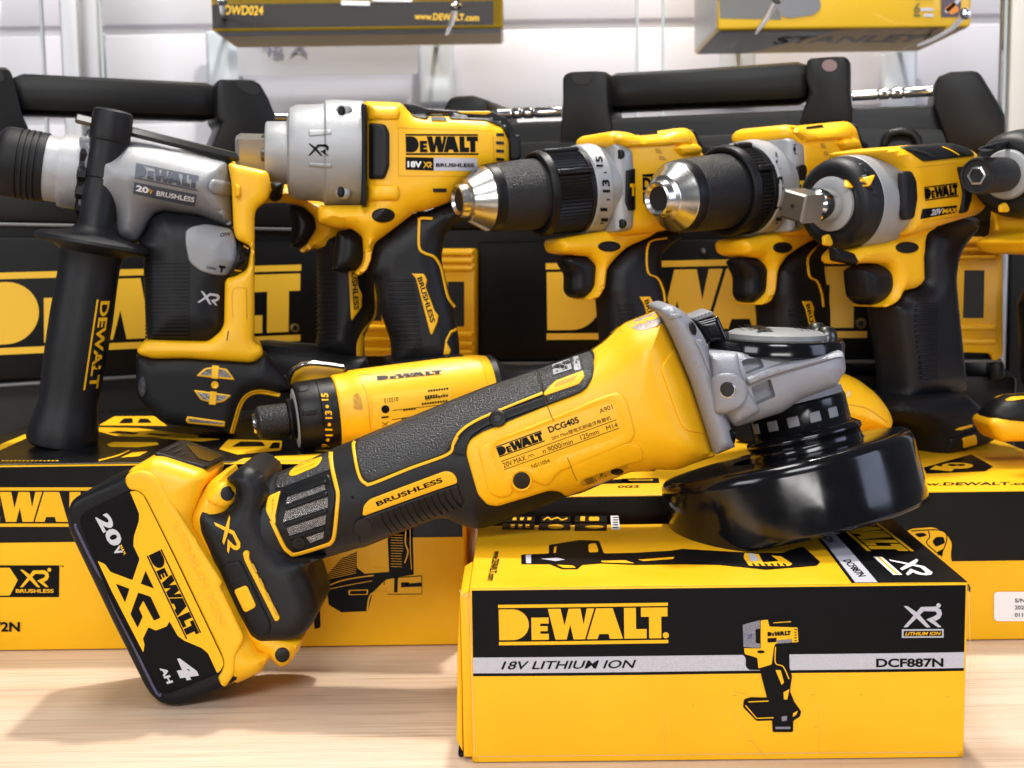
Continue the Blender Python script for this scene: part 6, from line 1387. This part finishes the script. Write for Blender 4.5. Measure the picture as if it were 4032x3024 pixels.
p = Print(CL_, Flat(.0022), dz=.0003); p.poly(Q('R1', (1510, 528), (1640, 525), (1690, 590), (1675, 612), (1620, 610), (1550, 575)), HOLE, rnd=10); p.done('post_recess', c2); p = Print(CL_, Flat(.0022), dz=.0003); p.poly(Q('R1', (-120, 445), (0, 440), (26, 490), (24, 525), (-60, 545)), HOLE, rnd=10); p.done('post_recess', c2)
turned('hinge_pin', c2, CHR, CL_, 'R1', (1760, 765), (2300, 790), PINP(540), w=-.03, seg=32)
latch(c2, CL_, [(60, -60), (352, -60), (356, 650), (60, 650)], [(120, 170), (260, 170), (260, 420), (120, 420)], (465, 540, 610), (90, 340), 'R5')
lo2 = prism('tool_case', None, CB, CL_, [(-.30, -oL[2] + .001), (.17, -oL[2] + .001), (.17, .150 - oL[2]), (-.30, .150 - oL[2])], -.26, -.004, bev=.005)
lo2['label'] = 'plain lower black case carrying the left rear case, mostly in shadow'; lo2['category'] = 'tool case'
# ================================================================ camera, light
cam = bpy.data.cameras.new('Camera'); co = bpy.data.objects.new('Camera', cam); COL.objects.link(co)
cam.sensor_width = 36; cam.sensor_fit = 'HORIZONTAL'; cam.lens = 36 * F / 4032; cam.clip_start = .02; cam.clip_end = 60
from mathutils import Matrix
co.matrix_world = Matrix.Translation(CAM.tolist()) @ Matrix.Rotation(math.pi / 2 - PIT, 4, 'X') @ Matrix.Rotation(-ROLL, 4, 'Z')
cam.dof.use_dof = True; cam.dof.focus_distance = .70; cam.dof.aperture_fstop = 17
SC.camera = co
def lamp(name, loc, tgt, size, power, col, sy=None):
    l = bpy.data.lights.new(name, 'AREA'); l.energy = power; l.color = col; l.shape = 'RECTANGLE'; l.size = size; l.size_y = sy or size
    o = bpy.data.objects.new(name, l); COL.objects.link(o); o.location = loc
    d = Vector(tgt) - Vector(loc); o.rotation_euler = d.to_track_quat('-Z', 'Y').to_euler(); return o





lamp('ceiling_spot', (.14, 1.30, 1.80), (.03, .72, .05), .09, 34, (1, .95, .86))
lamp('ceiling_panel', (-.30, .80, 1.9), (0, .8, .1), .9, 20, (1, .97, .92), .4)
lamp('shop_window', (2.1, -.2, .8), (.1, .8, .15), 1.0, 15, (.64, .73, 1), 1.2)
lamp('front_fill', (-.3, -3.6, 3.6), (0, .9, .15), 2.4, 150, (.97, .98, 1), 1.2)  # added fill from high in front, brightens the front faces
lamp('low_front_fill', (-.1, -4.6, .62), (0, .9, .20), 3.0, 76, (1, .98, .96), .5)  # added low fill, lights carton fronts shaded by the grinder
lamp('left_fill', (-2.3, -1.1, 1.0), (0, .85, .12), 1.2, 24, (.96, .97, 1), .8)  # added side fill that softens dark shadows
lamp('wall_wash', (.3, 1.40, 1.7), (.1, 1.95, .45), .5, 6.5, (1, .96, .98), .2)
w = bpy.data.worlds.new('World'); SC.world = w; w.use_nodes = True
w.node_tree.nodes['Background'].inputs[0].default_value = (.80, .84, .95, 1); w.node_tree.nodes['Background'].inputs[1].default_value = .12
SC.view_settings.view_transform = 'Standard'; SC.view_settings.look = 'None'; SC.view_settings.exposure = 0; SC.view_settings.gamma = 1; SC.view_settings.use_curve_mapping = False
SC.cycles.use_denoising = True
SC.cycles.max_bounces = 8; SC.cycles.caustics_reflective = False; SC.cycles.caustics_refractive = False
